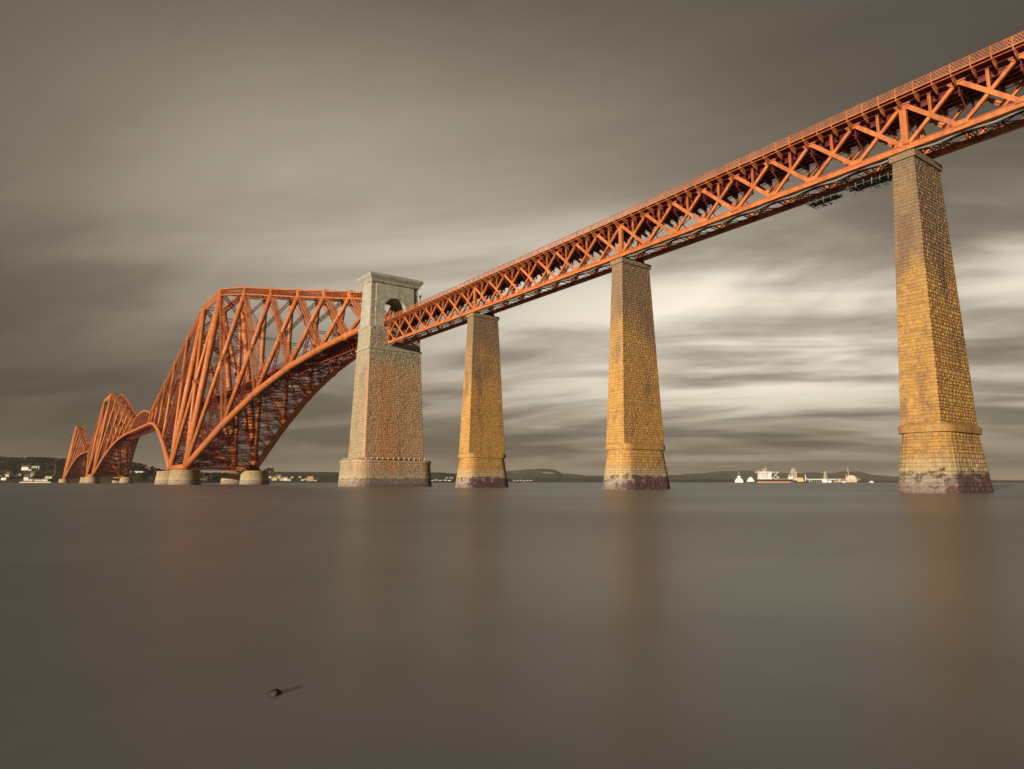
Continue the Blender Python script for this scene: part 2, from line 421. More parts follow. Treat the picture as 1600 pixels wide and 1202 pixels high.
# shared meshes for stones that are parts: unit block, x along, y out (towards -y), z up
VAR = []
for q in range(8):
    # unit stone, 0.8 x 0.48 m in real terms: sloping margins and an uneven face
    rnd = random.Random(40+q); mbu = MB(); ex, ez = .11, .16
    inn = [(-.5, .5, -.5), (.5, .5, -.5), (.5, .5, .5), (-.5, .5, .5)]
    outr = [(sx*(.5-ex*rnd.uniform(.6, 1.5)), -rnd.uniform(.55, 1.0), sz*(.5-ez*rnd.uniform(.7, 1.2))) for sx, sz in ((-1, -1), (1, -1), (1, 1), (-1, 1))]
    mbu.v = inn+outr
    for k in range(4):
        j = (k+1) % 4; mbu.f.append((k, j, 4+j, 4+k)); mbu.sm.append(False); mbu.t.append(q/8)
    mbu.f += [(4, 5, 6), (4, 6, 7)]; mbu.sm += [False]*2; mbu.t += [q/8]*2
    me = mbu.mesh('stone'); VAR.append(me)
VARB = []
for q in range(3):
    mbu = MB(); e = .02
    mbu.hexa([(-.5, -.5, -.5), (.5, -.5, -.5), (.5, .5, -.5), (-.5, .5, -.5)], [(-.5, -.5, .5), (.5, -.5, .5), (.5, .5, .5), (-.5, .5, .5)])
    mbu.t = [.15+.2*q]*6; VARB.append(mbu.mesh('cap_stone'))
for me in VAR+VARB: me.materials.append(PIER)
def stone_part(st, parent, name='stone'):
    A, B, C_, D_, pr, flat, tint, rr = st
    n = (B-A).cross(D_-A).normalized(); c = (A+B+C_+D_)/4
    ux = (B-A).normalized(); uz = n.cross(ux)*1.0
    uz = -uz if uz.z < 0 else uz
    wid = ((B-A).length+(C_-D_).length)/2-.016; hei = (D_-A).length-.014; dep = .02+pr*1.05
    M = Matrix((ux*wid, -n*dep, uz*hei)).transposed().to_4x4()
    M.translation = c
    o = obj(name, VAR[int(tint*7.99)], parent); o.matrix_local = M
    return o
def visible_area(st):
    A, B, C_, D_ = st[:4]; n = (B-A).cross(D_-A); c = (A+B+C_+D_)/4
    d = CAM-c; return n.dot(d.normalized())/d.length_squared

PIER_TOP, PIER_CAPB, ZS = 42.81, 41.97, 8.09
def make_pier(X, label, split, seed):
    t = thing('stone_pier', label, 'bridge pier', (X, 0, 0), 0, 'tapered stone piers of the approach viaduct')
    shaft = Ring(ZS, (2.21, 5.32, .01), PIER_CAPB, (1.30, 3.74, .01))
    base = Ring(-1.0, (3.58, 6.8, 2.4), 7.1, (2.72, 5.62, 2.1))
    mb = MB(); core(mb, shaft); core(mb, base); 
    mb.t = [.9]*len(mb.f); mb.build('core', PIER, t)
    ss = stones(shaft, .44, .74, (.025, .10), seed=seed)+stones(base, .44, .74, (.025, .09), seed=seed+1)
    if split:
        off = V((X, 0, 0))
        flat = [s for s in ss if s[5]]
        flat.sort(key=lambda s: -visible_area(tuple(p+off for p in s[:4])+s[4:]))
        chosen = set(id(s) for s in flat[:300])
        for s in flat[:300]: stone_part(s, t)
        ss = [s for s in ss if id(s) not in chosen]
    mb = MB()
    for s in ss: add_stone(mb, s)
    mb.build('stones', PIER, t, kind='stuff')
    # band course on top of the round ended base, sloping back to the shaft
    band = Ring(7.1, (3.02, 5.95, 2.1), 7.95, (3.02, 5.95, 2.1))
    bs = stones(band, .85, 1.25, (.0, .01), seed=seed+2)
    if split:
        mb = MB()
        for s in bs:
            m1 = MB(); add_stone(m1, s, .01, .02); m1.t = [s[6]*.45]*len(m1.f)
            c = (s[0]+s[2])/2; m1.v = [(p[0]-c.x, p[1]-c.y, p[2]-c.z) for p in m1.v]
            m1.build('band_stone', PIER, t, loc=c)
    else:
        mb = MB()
        for s in bs: add_stone(mb, s, .01, .02)
        mb.t = [.1]*len(mb.f); mb.build('band_course', PIER, t)
    mb = MB(); core(mb, band, .03)
    a = [(p[0], p[1], 7.951) for _, p, q in ring_segments(2.98, 5.9, 2.1)]
    bb = [(p[0], p[1], 8.35) for _, p, q in ring_segments(2.22, 5.28, .9)]
    mb.hexa(a, bb); mb.t = [.3]*len(mb.f); mb.build('weathering_slope', PIER, t)
    # cap slab in blocks
    nx, ny = 2, 6; hx, hy = 1.57, 3.98
    if split:
        for i in range(nx):
            for j in range(ny):
                o = obj('cap_stone', VARB[(i+2*j) % 3], t, (-hx+(i+.5)*2*hx/nx, -hy+(j+.5)*2*hy/ny, (PIER_CAPB+PIER_TOP)/2))
                o.scale = (2*hx/nx-.015, 2*hy/ny-.015, PIER_TOP-PIER_CAPB)
    else:
        mb = MB()
        for i in range(nx):
            for j in range(ny):
                mb.box(-hx+i*2*hx/nx+.01, -hx+(i+1)*2*hx/nx-.01, -hy+j*2*hy/ny+.01, -hy+(j+1)*2*hy/ny-.01, PIER_CAPB, PIER_TOP)
        mb.t = [.2]*len(mb.f); mb.build('cap', PIER, t)
    for s_ in (-1, 1):
        mb = MB(); mb.box(-.8, .8, s_*2.44-.5, s_*2.44+.5, PIER_TOP, 43.52); mb.build('bearing_block', DARK, t)
    return t
SPAN = 51.2
make_pier(SPAN*1, 'ochre stone pier nearest the tall grey tower, smallest of the row', False, 11)
make_pier(SPAN*2, 'ochre stone pier in the middle between two others, golden lit narrow side', False, 21)
make_pier(SPAN*3, 'largest ochre stone pier at the right, purple weed at its foot', True, 31)
make_pier(SPAN*4, 'ochre stone pier past the right edge carrying the last girder', False, 41)

# ------------------------------------------------------------------ tall masonry tower
TX = -2.6
def make_tower():
    t = thing('masonry_tower', 'tall grey stone tower with arched portal where the orange girders meet', 'bridge tower', (TX, 0, 0))
    base = Ring(-1.0, (8.6, 13.3, 4.2), 7.0, (7.9, 12.75, 3.9))
    shaft = Ring(8.0, (6.1, 9.85, .01), 41.6, (4.75, 8.75, .01))
    mb = MB(); core(mb, base); core(mb, shaft); mb.t = [.9]*len(mb.f); mb.build('core', TOWERM, t)
    mb = MB()
    for s in stones(base, .6, 1.1, (.04, .17), seed=61)+stones(shaft, .56, .95, (.05, .20), seed=62): add_stone(mb, s)
    mb.build('stones', TOWERM, t, kind='stuff')
    coping = Ring(7.0, (8.15, 13.0, 3.9), 7.75, (8.15, 13.0, 3.9))
    mb = MB(); core(mb, coping, 0.0); mb.t = [.2]*len(mb.f); mb.build('base_coping', TOWERM, t)
    a = [(p[0], p[1], 7.751) for _, p, q in ring_segments(7.7, 12.5, 3.7)]
    bb = [(p[0], p[1], 8.6) for _, p, q in ring_segments(6.2, 9.95, .3)]
    mb = MB(); mb.hexa(a, bb); mb.t = [.2]*len(mb.f); mb.build('weathering_slope', TOWERM, t)
    # string courses
    for z0, z1, o1 in ((41.6, 42.25, .30), (48.5, 49.0, .18)):
        r = Ring(z0, (4.75+o1, 8.75+o1, .01), z1, (4.72+o1, 8.72+o1, .01)) if z0 < 45 else Ring(z0, (4.45+o1, 8.5+o1, .01), z1, (4.45+o1, 8.5+o1, .01))
        mb = MB(); core(mb, r, 0); mb.t = [.2]*len(mb.f); mb.build('string_course', TOWERM if z0 < 45 else ASHLAR, t)
    # upper stage: solid up to the deck, then two side walls joined by a vault
    mb = MB(); core(mb, Ring(42.25, (4.6, 8.65, .01), 48.5, (4.42, 8.45, .01)), 0); mb.t = [.2]*len(mb.f)
    mb.build('upper_base', ASHLAR, t)
    mb = MB()
    for s in stones(Ring(42.25, (4.66, 8.71, .01), 48.5, (4.48, 8.51, .01)), .56, .95, (.03, .22), seed=63): add_stone(mb, s)
    mb.build('stones', TOWERM, t, kind='stuff')
    R = 3.75; zc = 54.9; z0 = 49.0; z1 = 63.0; hx0, hx1 = 4.05, 3.55
    def HX(z): return lerp(hx0, hx1, (z-z0)/(z1-z0))
    def HY(z): return lerp(8.40, 8.05, (z-z0)/(z1-z0))
    N = 24
    def YP(z): return lerp(6.75, 6.45, (z-z0)/(z1-z0))
    arch = [(-R, z0)]+[(-R*math.cos(math.pi*i/N), zc+R*math.sin(math.pi*i/N)) for i in range(N+1)]+[(R, z0)]
    for sgn in (1, -1):            # proud centre panels with the arch cut out
        mb = MB()
        for i in range(len(arch)-1):
            (ya, za), (yb, zb) = arch[i], arch[i+1]
            if abs(ya-yb) < 1e-6: continue
            mb.quad([(sgn*HX(za), ya, za), (sgn*HX(zb), yb, zb), (sgn*HX(z1), yb, z1), (sgn*HX(z1), ya, z1)])
        for s in (-1, 1):
            mb.quad([(sgn*HX(z0), s*R, z0), (sgn*HX(z0), s*YP(z0), z0), (sgn*HX(z1), s*YP(z1), z1), (sgn*HX(z1), s*R, z1)])
            mb.quad([(sgn*HX(z0), s*YP(z0), z0), (sgn*(HX(z0)-.5), s*YP(z0), z0), (sgn*(HX(z1)-.5), s*YP(z1), z1), (sgn*HX(z1), s*YP(z1), z1)])
        mb.build('portal_wall', ASHLAR, t)
    mb = MB()
    for i in range(len(arch)-1):
        (ya, za), (yb, zb) = arch[i], arch[i+1]
        mb.quad([(HX(za), ya, za), (HX(zb), yb, zb), (-HX(zb), yb, zb), (-HX(za), ya, za)])
    mb.build('vault', ASHLAR, t)
    for s in (-1, 1):
        mb = MB()
        A = [(HX(z0)-.4, s*R*1.05, z0), (HX(z0)-.4, s*HY(z0), z0), (-HX(z0)+.4, s*HY(z0), z0), (-HX(z0)+.4, s*R*1.05, z0)]
        B = [(HX(z1)-.4, s*R*1.05, z1), (HX(z1)-.4, s*HY(z1), z1), (-HX(z1)+.4, s*HY(z1), z1), (-HX(z1)+.4, s*R*1.05, z1)]
        mb.hexa(A, B); mb.build('side_wall', ASHLAR, t)
    # voussoirs around the arch
    for sgn in (1, -1):
        for i in range(15):
            a0, a1 = math.pi*i/15+.006, math.pi*(i+1)/15-.006
            mb = MB(); rr = [(R+.001, a0), (R+.95, a0), (R+.95, a1), (R+.001, a1)]
            q = [(-r*math.cos(a), zc+r*math.sin(a)) for r, a in rr]
            mb.hexa([(sgn*(HX(z)-.1), y, z) for y, z in q], [(sgn*(HX(z)+.08), y, z) for y, z in q])
            mb.build('voussoir', ASHLAR, t)
    # rough quoins in the recessed corners, both faces
    for sgn in (1, -1):
        for s in (-1, 1):
            mb = MB(); n = 24
            for i in range(n):
                za, zb = z0+(z1-z0)*i/n+.02, z0+(z1-z0)*(i+1)/n-.02
                for j in range(2):
                    if random.random() < .08: continue
                    y0, y1 = s*YP(za)+s*.06, s*(HY(za)-.03)
                    w = lerp(y0, y1, j*.5+.02), lerp(y0, y1, j*.5+.48)
                    x = sgn*(HX(zb)-.4-.02); d = random.uniform(.05, .22)*sgn
                    mb.hexa([(x, w[0], za), (x, w[1], za), (x, w[1], zb), (x, w[0], zb)], [(x+d, w[0], za+.05), (x+d, w[1], za+.05), (x+d, w[1], zb-.05), (x+d, w[0], zb-.05)])
            mb.t = [random.choice((.1, .3, .6, .95, 1)) for _ in mb.f]
            mb.build('quoins', TOWERM, t, kind='stuff')
    # cornice: bed mould, cove, corona
    prof = [(63.0, .42), (63.3, .62), (63.6, .62), (63.9, .80), (64.5, 1.25), (64.8, 1.45), (65.35, 1.45), (65.7, 1.1)]
    mb = MB()
    for (za, ea), (zb, eb) in zip(prof, prof[1:]):
        A = [(3.5+ea, -(7.75+ea), za), (3.5+ea, 7.75+ea, za), (-3.5-ea, 7.75+ea, za), (-3.5-ea, -(7.75+ea), za)]
        B = [(3.5+eb, -(7.75+eb), zb), (3.5+eb, 7.75+eb, zb), (-3.5-eb, 7.75+eb, zb), (-3.5-eb, -(7.75+eb), zb)]
        for k in range(4):
            j = (k+1) % 4; mb.quad([A[k], A[j], B[j], B[k]])
        if za == 63.0: mb.quad(A[::-1])
    mb.quad(B); mb.build('cornice', ASHLAR, t)
    # marker posts round the ledge
    P = MB(); P.tube((0, 0, 0), (0, 0, .75), .24, .15, 8); me = P.mesh('ledge_post'); me.materials.append(flat_mat('weathered_white_post', (.50, .47, .39)))
    for i in range(12): obj('ledge_post', me, t, (6.9, -9.6+i*1.75, 7.9))
    for i in range(8): obj('ledge_post', me, t, (-6.2+i*1.65, -11.4, 7.9))
    return t
make_tower()

# ------------------------------------------------------------------ approach girders
YT = 2.44; ZB = 43.58; ZT = 50.02; PAN = SPAN/8; YF = 4.2
def m_(fn, name, mat=None):
    mb = MB(); fn(mb); me = mb.mesh(name); me.materials.append(mat or STEEL); return me
# all meshes drawn for the near (-y) truss; the far one is the same mesh turned round
def f_bottom(mb):
    mb.box(.02, SPAN-.02, -YT-.10, -YT+.10, ZB+.08, ZB+.80)
    mb.box(.02, SPAN-.02, -YT-.32, -YT+.32, ZB, ZB+.08)
    mb.box(.02, SPAN-.02, -YT-.22, -YT+.22, ZB+.80, ZB+.86)
    for i in range(1, 16):
        x = i*SPAN/16+.9; mb.box(x-.38, x+.38, -YT-.125, -YT-.10, ZB+.12, ZB+.76)
    for i in range(48):
        x = .5+i*(SPAN-1)/47; mb.box(x-.03, x+.03, -YT-.14, -YT-.10, ZB+.08, ZB+.80)
def f_top(mb):
    mb.box(.02, SPAN-.02, -YT-.06, -YT+.14, ZT-.02, ZT+.34)
    mb.box(.02, SPAN-.02, -YT-.26, -YT+.26, ZT-.07, ZT-.02)
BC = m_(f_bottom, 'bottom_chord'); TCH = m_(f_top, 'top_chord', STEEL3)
def f_d1(mb):    # flat tie, apex down towards the right hand pier
    mb.beam((.35, -YT-.17, ZT-.38), (PAN-.25, -YT-.17, ZB+.72), .56, .10)
    mb.beam((.35, -YT-.02, ZT-.38), (PAN-.25, -YT-.02, ZB+.72), .10, .22)
def f_d2(mb):    # channel strut
    a, b_ = V((.2, -YT-.05, ZB+.75)), V((PAN-.3, -YT-.05, ZT-.38))
    mb.beam(a+V((0, 0, 0)), b_, .42, .10)
    for s in (-1, 1):
        d = (b_-a).normalized(); n = V((-d.z, 0, d.x))*(s*.19)
        mb.beam(a+n+V((0, .16, 0)), b_+n+V((0, .16, 0)), .06, .34)
D1 = m_(f_d1, 'tie_diagonal'); D2 = m_(f_d2, 'strut_diagonal')
def f_hang(mb):
    for s in (-1, 1): mb.box(s*.12-.05, s*.12+.05, -YT-.16, -YT+.1, (ZT+ZB)/2+.25, ZT-.06)
    mb.box(-.1, .1, -YT+.02, -YT+.06, (ZT+ZB)/2+.25, ZT-.06)
HANG = m_(f_hang, 'hanger')
def f_gust(mb):
    mb.hexa([(-.55, -YT-.235, ZT-.62), (.45, -YT-.235, ZT-.62), (.95, -YT-.235, ZT-.30), (.95, -YT-.235, ZT-.072), (-1.05, -YT-.235, ZT-.072), (-1.05, -YT-.235, ZT-.30)],
            [(-.55, -YT-.03, ZT-.62), (.45, -YT-.03, ZT-.62), (.95, -YT-.03, ZT-.30), (.95, -YT-.03, ZT-.072), (-1.05, -YT-.03, ZT-.072), (-1.05, -YT-.03, ZT-.30)])
GUST = m_(f_gust, 'gusset_plate')
def f_gust2(mb):
    p = [(-.9, ZB+.6), (.9, ZB+.6), (.62, ZB+1.25), (-.62, ZB+1.25)]
    mb.hexa([(x, -YT-.245, z) for x, z in p], [(x, -YT-.215, z) for x, z in p])
GUST2 = m_(f_gust2, 'gusset_plate')
def f_post(mb):
    mb.box(-.42, .42, -YT-.30, -YT-.24, ZB+.87, ZT-.08)
    for s in (-1, 1): mb.box(s*.36-.05, s*.36+.05, -YT-.24, -YT+.25, ZB+.87, ZT-.08)
POST = m_(f_post, 'end_post')
def f_brk(mb):   # curved plate bracket carrying the footway, with a lit edge flange
    prof = [(-YF-.02, 49.93), (-YF+.30, 49.80), (-YF+.75, 49.50), (-YF+1.2, 49.33), (-YT-.27, 49.25)]
    for (ya, za), (yb, zb) in zip(prof, prof[1:]):
        mb.hexa([(-.03, ya, za), (.03, ya, za), (.03, yb, zb), (-.03, yb, zb)], [(-.03, ya, 50.36), (.03, ya, 50.36), (.03, yb, 50.36), (-.03, yb, 50.36)])
        mb.hexa([(-.09, ya, za-.05), (.09, ya, za-.05), (.09, yb, zb-.05), (-.09, yb, zb-.05)], [(-.09, ya, za), (.09, ya, za), (.09, yb, zb), (-.09, yb, zb)])
    mb.box(-.05, .05, -YF-.10, -YF-.03, 49.90, 50.52)
BRK = m_(f_brk, 'footway_bracket', STEEL)
NB = 24; BP = SPAN/NB
def f_par(mb):   # one bay of the lattice parapet
    y = -YF-.02; za, zb = 50.50, 51.46; n = 6; c = BP/n
    mb.box(.02, BP-.02, y-.06, y+.06, zb, zb+.07); mb.box(.02, BP-.02, y-.04, y+.04, za-.06, za)
    H = zb-za; st = H/4
    for i in range(-2, n+1):
        for sl in (1, -1):
            # line x = x0 + c*k, clipped to the bay
            x0 = i*c; xa, xb = x0, x0+2*c
            t0 = max(0, (0-xa)/(xb-xa)); t1 = min(1, (BP-xa)/(xb-xa))
            if t1-t0 < .05: continue
            z0_, z1_ = (za, zb) if sl == 1 else (zb, za)
            off = .012*sl
            mb.beam((lerp(xa, xb, t0), y+off, lerp(z0_, z1_, t0)), (lerp(xa, xb, t1), y+off, lerp(z0_, z1_, t1)), .052, .016)
PAR = m_(f_par, 'parapet_panel')
def f_pp(mb):
    mb.box(-.045, .045, -YF-.10, -YF+.03, 50.52, 51.56)
PPOST = m_(f_pp, 'parapet_post')
def f_fas(mb):
    mb.box(0, SPAN, -YF-.06, -YF+.05, 49.93, 50.01)
    mb.box(0, SPAN, -YF-.06, -YF+.05, 50.36, 50.44)
FAS = m_(f_fas, 'fascia_channel')
def f_deck(mb):
    mb.box(0, SPAN, -YF+.06, -YT+.3, 50.37, 50.43)
    mb.box(0, SPAN, YT-.3, YF-.06, 50.37, 50.43)
    mb.box(0, SPAN, -YT+.15, YT-.15, 49.95, 50.12)
def f_str(mb):
    for y in (-1.55, -.55, .55, 1.55):
        mb.box(0, SPAN, y-.05, y+.05, 49.05, 49.94); mb.box(0, SPAN, y-.16, y+.16, 48.98, 49.05)
def f_xg(mb):    # cross girder with curved knees
    pr = [(-YT+.2, 48.15), (-YT+.45, 48.5), (-1.5, 48.72), (-.8, 48.82), (.8, 48.82), (1.5, 48.72), (YT-.45, 48.5), (YT-.2, 48.15)]
    for (ya, za), (yb, zb) in zip(pr, pr[1:]):
        mb.hexa([(-.05, ya, za), (.05, ya, za), (.05, yb, zb), (-.05, yb, zb)], [(-.05, ya, 49.94), (.05, ya, 49.94), (.05, yb, 49.94), (-.05, yb, 49.94)])
        mb.hexa([(-.14, ya, za-.05), (.14, ya, za-.05), (.14, yb, zb-.05), (-.14, yb, zb-.05)], [(-.14, ya, za), (.14, ya, za), (.14, yb, zb), (-.14, yb, zb)])
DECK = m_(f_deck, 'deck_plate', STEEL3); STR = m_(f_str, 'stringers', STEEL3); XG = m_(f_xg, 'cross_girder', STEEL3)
def f_lat(mb):   # sway and wind bracing of one panel at the bottom
    z = ZB+.12
    mb.truss((0.02, -YT+.1, z+.25), (0.02, YT-.1, z+.25), .5, .7, .09, .05)
    mb.truss((0, -YT+.2, z), (PAN, YT-.2, z), .34, .55, .08, .045)
    mb.truss((0, YT-.2, z-.02), (PAN, -YT+.2, z-.02), .34, .55, .08, .045)
    mb.beam((.1, -YT+.2, ZB+1.0), (.1, YT-.2, ZT-1.7), .12, .12); mb.beam((.1, YT-.2, ZB+1.0), (.1, -YT+.2, ZT-1.7), .12, .12)
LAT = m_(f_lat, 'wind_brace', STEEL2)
def f_walk(mb):
    mb.box(0, SPAN, -1.65, -.95, ZB+.02, ZB+.10)
    mb.beam((0, -1.7, ZB+.35), (SPAN, -1.7, ZB+.35), .08, .3); mb.box(0, SPAN, -.94, -.88, ZB+.1, ZB+1.25)  # tall inner board is added to keep sun off the far chord
    for i in range(26): mb.box(i*2.0, i*2+.12, -2.1, 2.1, ZB-.02, ZB+.01)
WALK = m_(f_walk, 'walkway_and_shade_board', DARK)
def f_pipe(mb):
    mb.pipe([(.1+(SPAN-.2)*i/64, -2.0, ZB+.02-.30*math.sin(math.pi*((i/8) % 1))**2) for i in range(65)], [.16]*65, 10)
PIPEM = m_(f_pipe, 'service_pipe', PIPE)
def f_rail(mb):
    for y in (-2.9, -1.45, .5, 1.95)[1:3]:
        mb.box(0, SPAN, y-.04, y+.04, 50.2, 50.35); mb.box(0, SPAN, y+.6, y+.68, 50.2, 50.35)
RAIL = m_(f_rail, 'rails', DARK)
SPAN_LABELS = ['orange lattice girder span entering the tall grey tower, farthest approach span',
               'orange lattice girder span between the smallest and the middle stone pier',
               'orange lattice girder span between the middle and the largest stone pier',
               'orange lattice girder span leaving the frame right of the largest pier']
def side(me, name, t, x, s):
    """near truss as drawn, far truss turned half round"""
    o = obj(name, me, t, (x, 0, 0))
    if s > 0: o.scale = (1, -1, 1)
    return o
for k in range(4):
    X0 = 1.3 if k == 0 else SPAN*k
    t = thing('approach_girder', SPAN_LABELS[k], 'bridge girder', (SPAN*k, 0, 0), 0, 'lattice girder spans of the approach viaduct')
    for s in (-1, 1):
        for me, n in ((BC, 'bottom_chord'), (TCH, 'top_chord'), (FAS, 'fascia_channel')): side(me, n, t, 0, s)
        for i in range(8):
            side(D1, 'tie_diagonal', t, i*PAN, s); side(D2, 'strut_diagonal', t, i*PAN, s)
            side(HANG, 'hanger', t, (i+.5)*PAN, s)
            if i: side(GUST, 'gusset_plate', t, i*PAN, s); side(GUST2, 'gusset_plate', t, i*PAN, s)
        side(POST, 'end_post', t, .02 if k else 1.9, s); side(GUST, 'gusset_plate', t, .05, s)
        for i in range(NB):
            side(BRK, 'footway_bracket', t, i*BP, s); side(PAR, 'parapet_panel', t, i*BP, s); side(PPOST, 'parapet_post', t, i*BP, s)
    for me, n in ((DECK, 'deck_plate'), (STR, 'stringers'), (WALK, 'walkway_and_shade_board'), (PIPEM, 'service_pipe'), (RAIL, 'rails')):
        obj(n, me, t)
    for i in range(16): obj('cross_girder', XG, t, (i*PAN/2+.03, 0, 0))
    for i in range(8): obj('wind_brace', LAT, t, (i*PAN, 0, 0))

# ------------------------------------------------------------------ great cantilevers
ARM = 207.0
TN = [(0, 109.6), (51, 98.6), (96, 87.4), (133, 78.3), (162.5, 71.2), (186.5, 65.4), (ARM, 60.4)]
BN = [(0, 9.6), (62, 29.0), (104.7, 39.8), (140, 46.0), (169.3, 49.0), (190.6, 50.2), (ARM, 50.8)]
def wt(x): return lerp(5.6, 3.35, x/ARM)
def wb(x): return lerp(18.3, 4.9, x/ARM)
def Tn(i, s=-1): x, z = TN[i]; return V((x, s*wt(x), z))
def Bn(i, s=-1): x, z = BN[i]; return V((x, s*wb(x), z))
def bz(x):
    for (xa, za), (xb, zb) in zip(BN, BN[1:]):
        if x <= xb: return lerp(za, zb, (x-xa)/(xb-xa))
    return BN[-1][1]
QM = []        # one quarter of a cantilever arm pair: (name, mesh)
def q(name, fn, mat=None): QM.append((name, m_(fn, name, mat)))
def f_bc(mb):
    # smooth polygonal arch through the nodes
    P = []; R_ = []
    for i in range(len(BN)-1):
        n = 3
        for k in range(n):
            P.append(Bn(i).lerp(Bn(i+1), k/n)); R_.append(lerp(1.83, 1.0, P[-1].x/ARM))
    P.append(Bn(6)); R_.append(1.0)
    mb.pipe(P, R_, 16)
q('bottom_chord', f_bc)
for i in range(6):
    def f(mb, i=i):
        a, b_ = Tn(i), Tn(i+1); dep = lerp(3.6, 2.2, i/5)
        d = (b_-a)
        for s in (-1, 1):
            o = V((0, s*.75, 0))
            for u in (-1, 1):
                mb.beam(a+o+V((0, 0, u*dep/2)), b_+o+V((0, 0, u*dep/2)), .55, .30, (0, 1, 0))
            n = max(3, round(d.length/2.2))
            for j in range(n):
                p = a.lerp(b_, j/n)+o; r = a.lerp(b_, (j+1)/n)+o; z = V((0, 0, dep/2))
                mb.bar(p+z, r-z, .16); mb.bar(p-z, r+z, .16)
        for j in range(1, n):
            p = a.lerp(b_, j/n)
            for u in (-1, 1): mb.bar(p+V((0, -.75, u*dep/2)), p+V((0, .75, u*dep/2)), .16)
    q('top_chord', f, STEEL)
    def f(mb, i=i):
        r = lerp(1.22, .72, i/5); mb.tube(Bn(i), Tn(i+1), r, r, 14)
        mb.tube(Bn(i).lerp(Tn(i+1), .0), Bn(i).lerp(Tn(i+1), .03), r*1.25, r*1.25, 14)
    q('strut_tube', f)
    def f(mb, i=i):
        w = lerp(2.4, 1.3, i/5); mb.lattice(Tn(i), Bn(i+1), w, w*.85, lerp(2.4, 1.5, i/5), .26, .12)
    q('lattice_tie', f)
    if i < 5:
        def f(mb, i=i):      # gusset box at the nodes
            p = Tn(i+1); dep = lerp(3.4, 2.1, i/5)
            mb.box(p.x-1.3, p.x+1.3, p.y-.85, p.y+.85, p.z-dep/2-.25, p.z+dep/2+.25)
            p = Bn(i+1); r = lerp(1.7, 1.0, i/5); mb.tube(p-V((1.6, 0, .7)), p+V((1.6, 0, .5)), r*1.02, r*1.02, 14)
        q('node_box', f)
        def f(mb, i=i):      # hanger / trestle leg from the crossing to the chord and the inner viaduct
            # from the X crossing straight down to the bottom chord
            A, B_, C_, D_ = Bn(i), Tn(i+1), Tn(i), Bn(i+1)
            t = .5
            best = min(((A.lerp(B_, u/40)-C_.lerp(D_, w/40)).length, u/40) for u in range(41) for w in range(41))
            c = A.lerp(B_, best[1]); xb = c.x
            mb.lattice(c, V((xb, -wb(xb), bz(xb))), .9, .9, 1.8, .16, .08)
        q('hanger_post', f, STEEL2)
        if BN[i+1][1] < 44:
            def f(mb, i=i):
                x, zb_ = BN[i+1]; mb.lattice(V((x, -wb(x), zb_)), V((x, -5.2, 46.5)), 1.1, 1.1, 2.0, .2, .09)
            q('trestle', f, STEEL2)
CM = []        # parts that run from side to side, one half (outward arm)
def c_(name, fn, mat=None): CM.append((name, m_(fn, name, mat or STEEL2)))
for i in range(6):
    def f(mb, i=i):          # bottom wind bracing, bay by bay
        n = (4, 3, 3, 2, 2, 2)[i]
        for k in range(n):
            a = lerp(BN[i][0], BN[i+1][0], k/n); b_ = lerp(BN[i][0], BN[i+1][0], (k+1)/n)
            P = lambda x, s: V((x, s*wb(x), bz(x)))
            mb.lattice(P(a, -1), P(b_, 1), 1.3, 1.3, 2.1, .2, .09, cross=False); mb.lattice(P(a, 1), P(b_, -1), 1.3, 1.3, 2.1, .2, .09, cross=False)
            mb.truss(P(b_, -1), P(b_, 1), 1.6, 2.0, .26, .12)
            mb.lattice(P(a, -1), P(b_, -1)+V((0, wb(b_)*.6, 0)), .9, .9, 2.0, .16, .08, cross=False)
            mb.lattice(P(a, 1), P(b_, 1)-V((0, wb(b_)*.6, 0)), .9, .9, 2.0, .16, .08, cross=False)
    c_('wind_bracing', f)
    for upper in (0, 1):     # sway bracing between the pair of strut tubes, below and above the trains
        L_ = (Tn(i+1)-Bn(i)).length; n = max(1, round(L_/22))
        P = lambda t, s, i=i: Bn(i, s).lerp(Tn(i+1, s), t)
        seg = []
        for k in range(n):
            t0, t1 = lerp(.06, .97, k/n), lerp(.06, .97, (k+1)/n); za, zb = P(t0, 1).z, P(t1, 1).z
            if zb > 47 and za < 54: continue
            if (za >= 50) == bool(upper): seg.append((t0, t1))
        if not seg: continue
        def f(mb, seg=seg, P=P):
            for t0, t1 in seg:
                mb.truss(P(t0, -1), P(t0, 1), 1.0, 1.5, .16, .1)
                mb.lattice(P(t0, -1), P(t1, 1), 1, 1, 1.8, .17, .08, cross=False); mb.lattice(P(t0, 1), P(t1, -1), 1, 1, 1.8, .17, .08, cross=False)
                mb.truss(P(t1, -1), P(t1, 1), 1.2, 1.5, .2, .1)
        c_('sway_bracing', f)
    def f(mb, i=i):          # top cross girders
        p, r = Tn(i+1, -1), Tn(i+1, 1); mb.truss(p, r, 1.8, 1.3, .2, .1)
        a, b_ = Tn(i, -1), Tn(i+1, 1)
        mb.truss(Tn(i, -1), Tn(i+1, 1), .8, 1.8, .16, .08); mb.truss(Tn(i, 1), Tn(i+1, -1), .8, 1.8, .16, .08)
    c_('top_bracing', f)
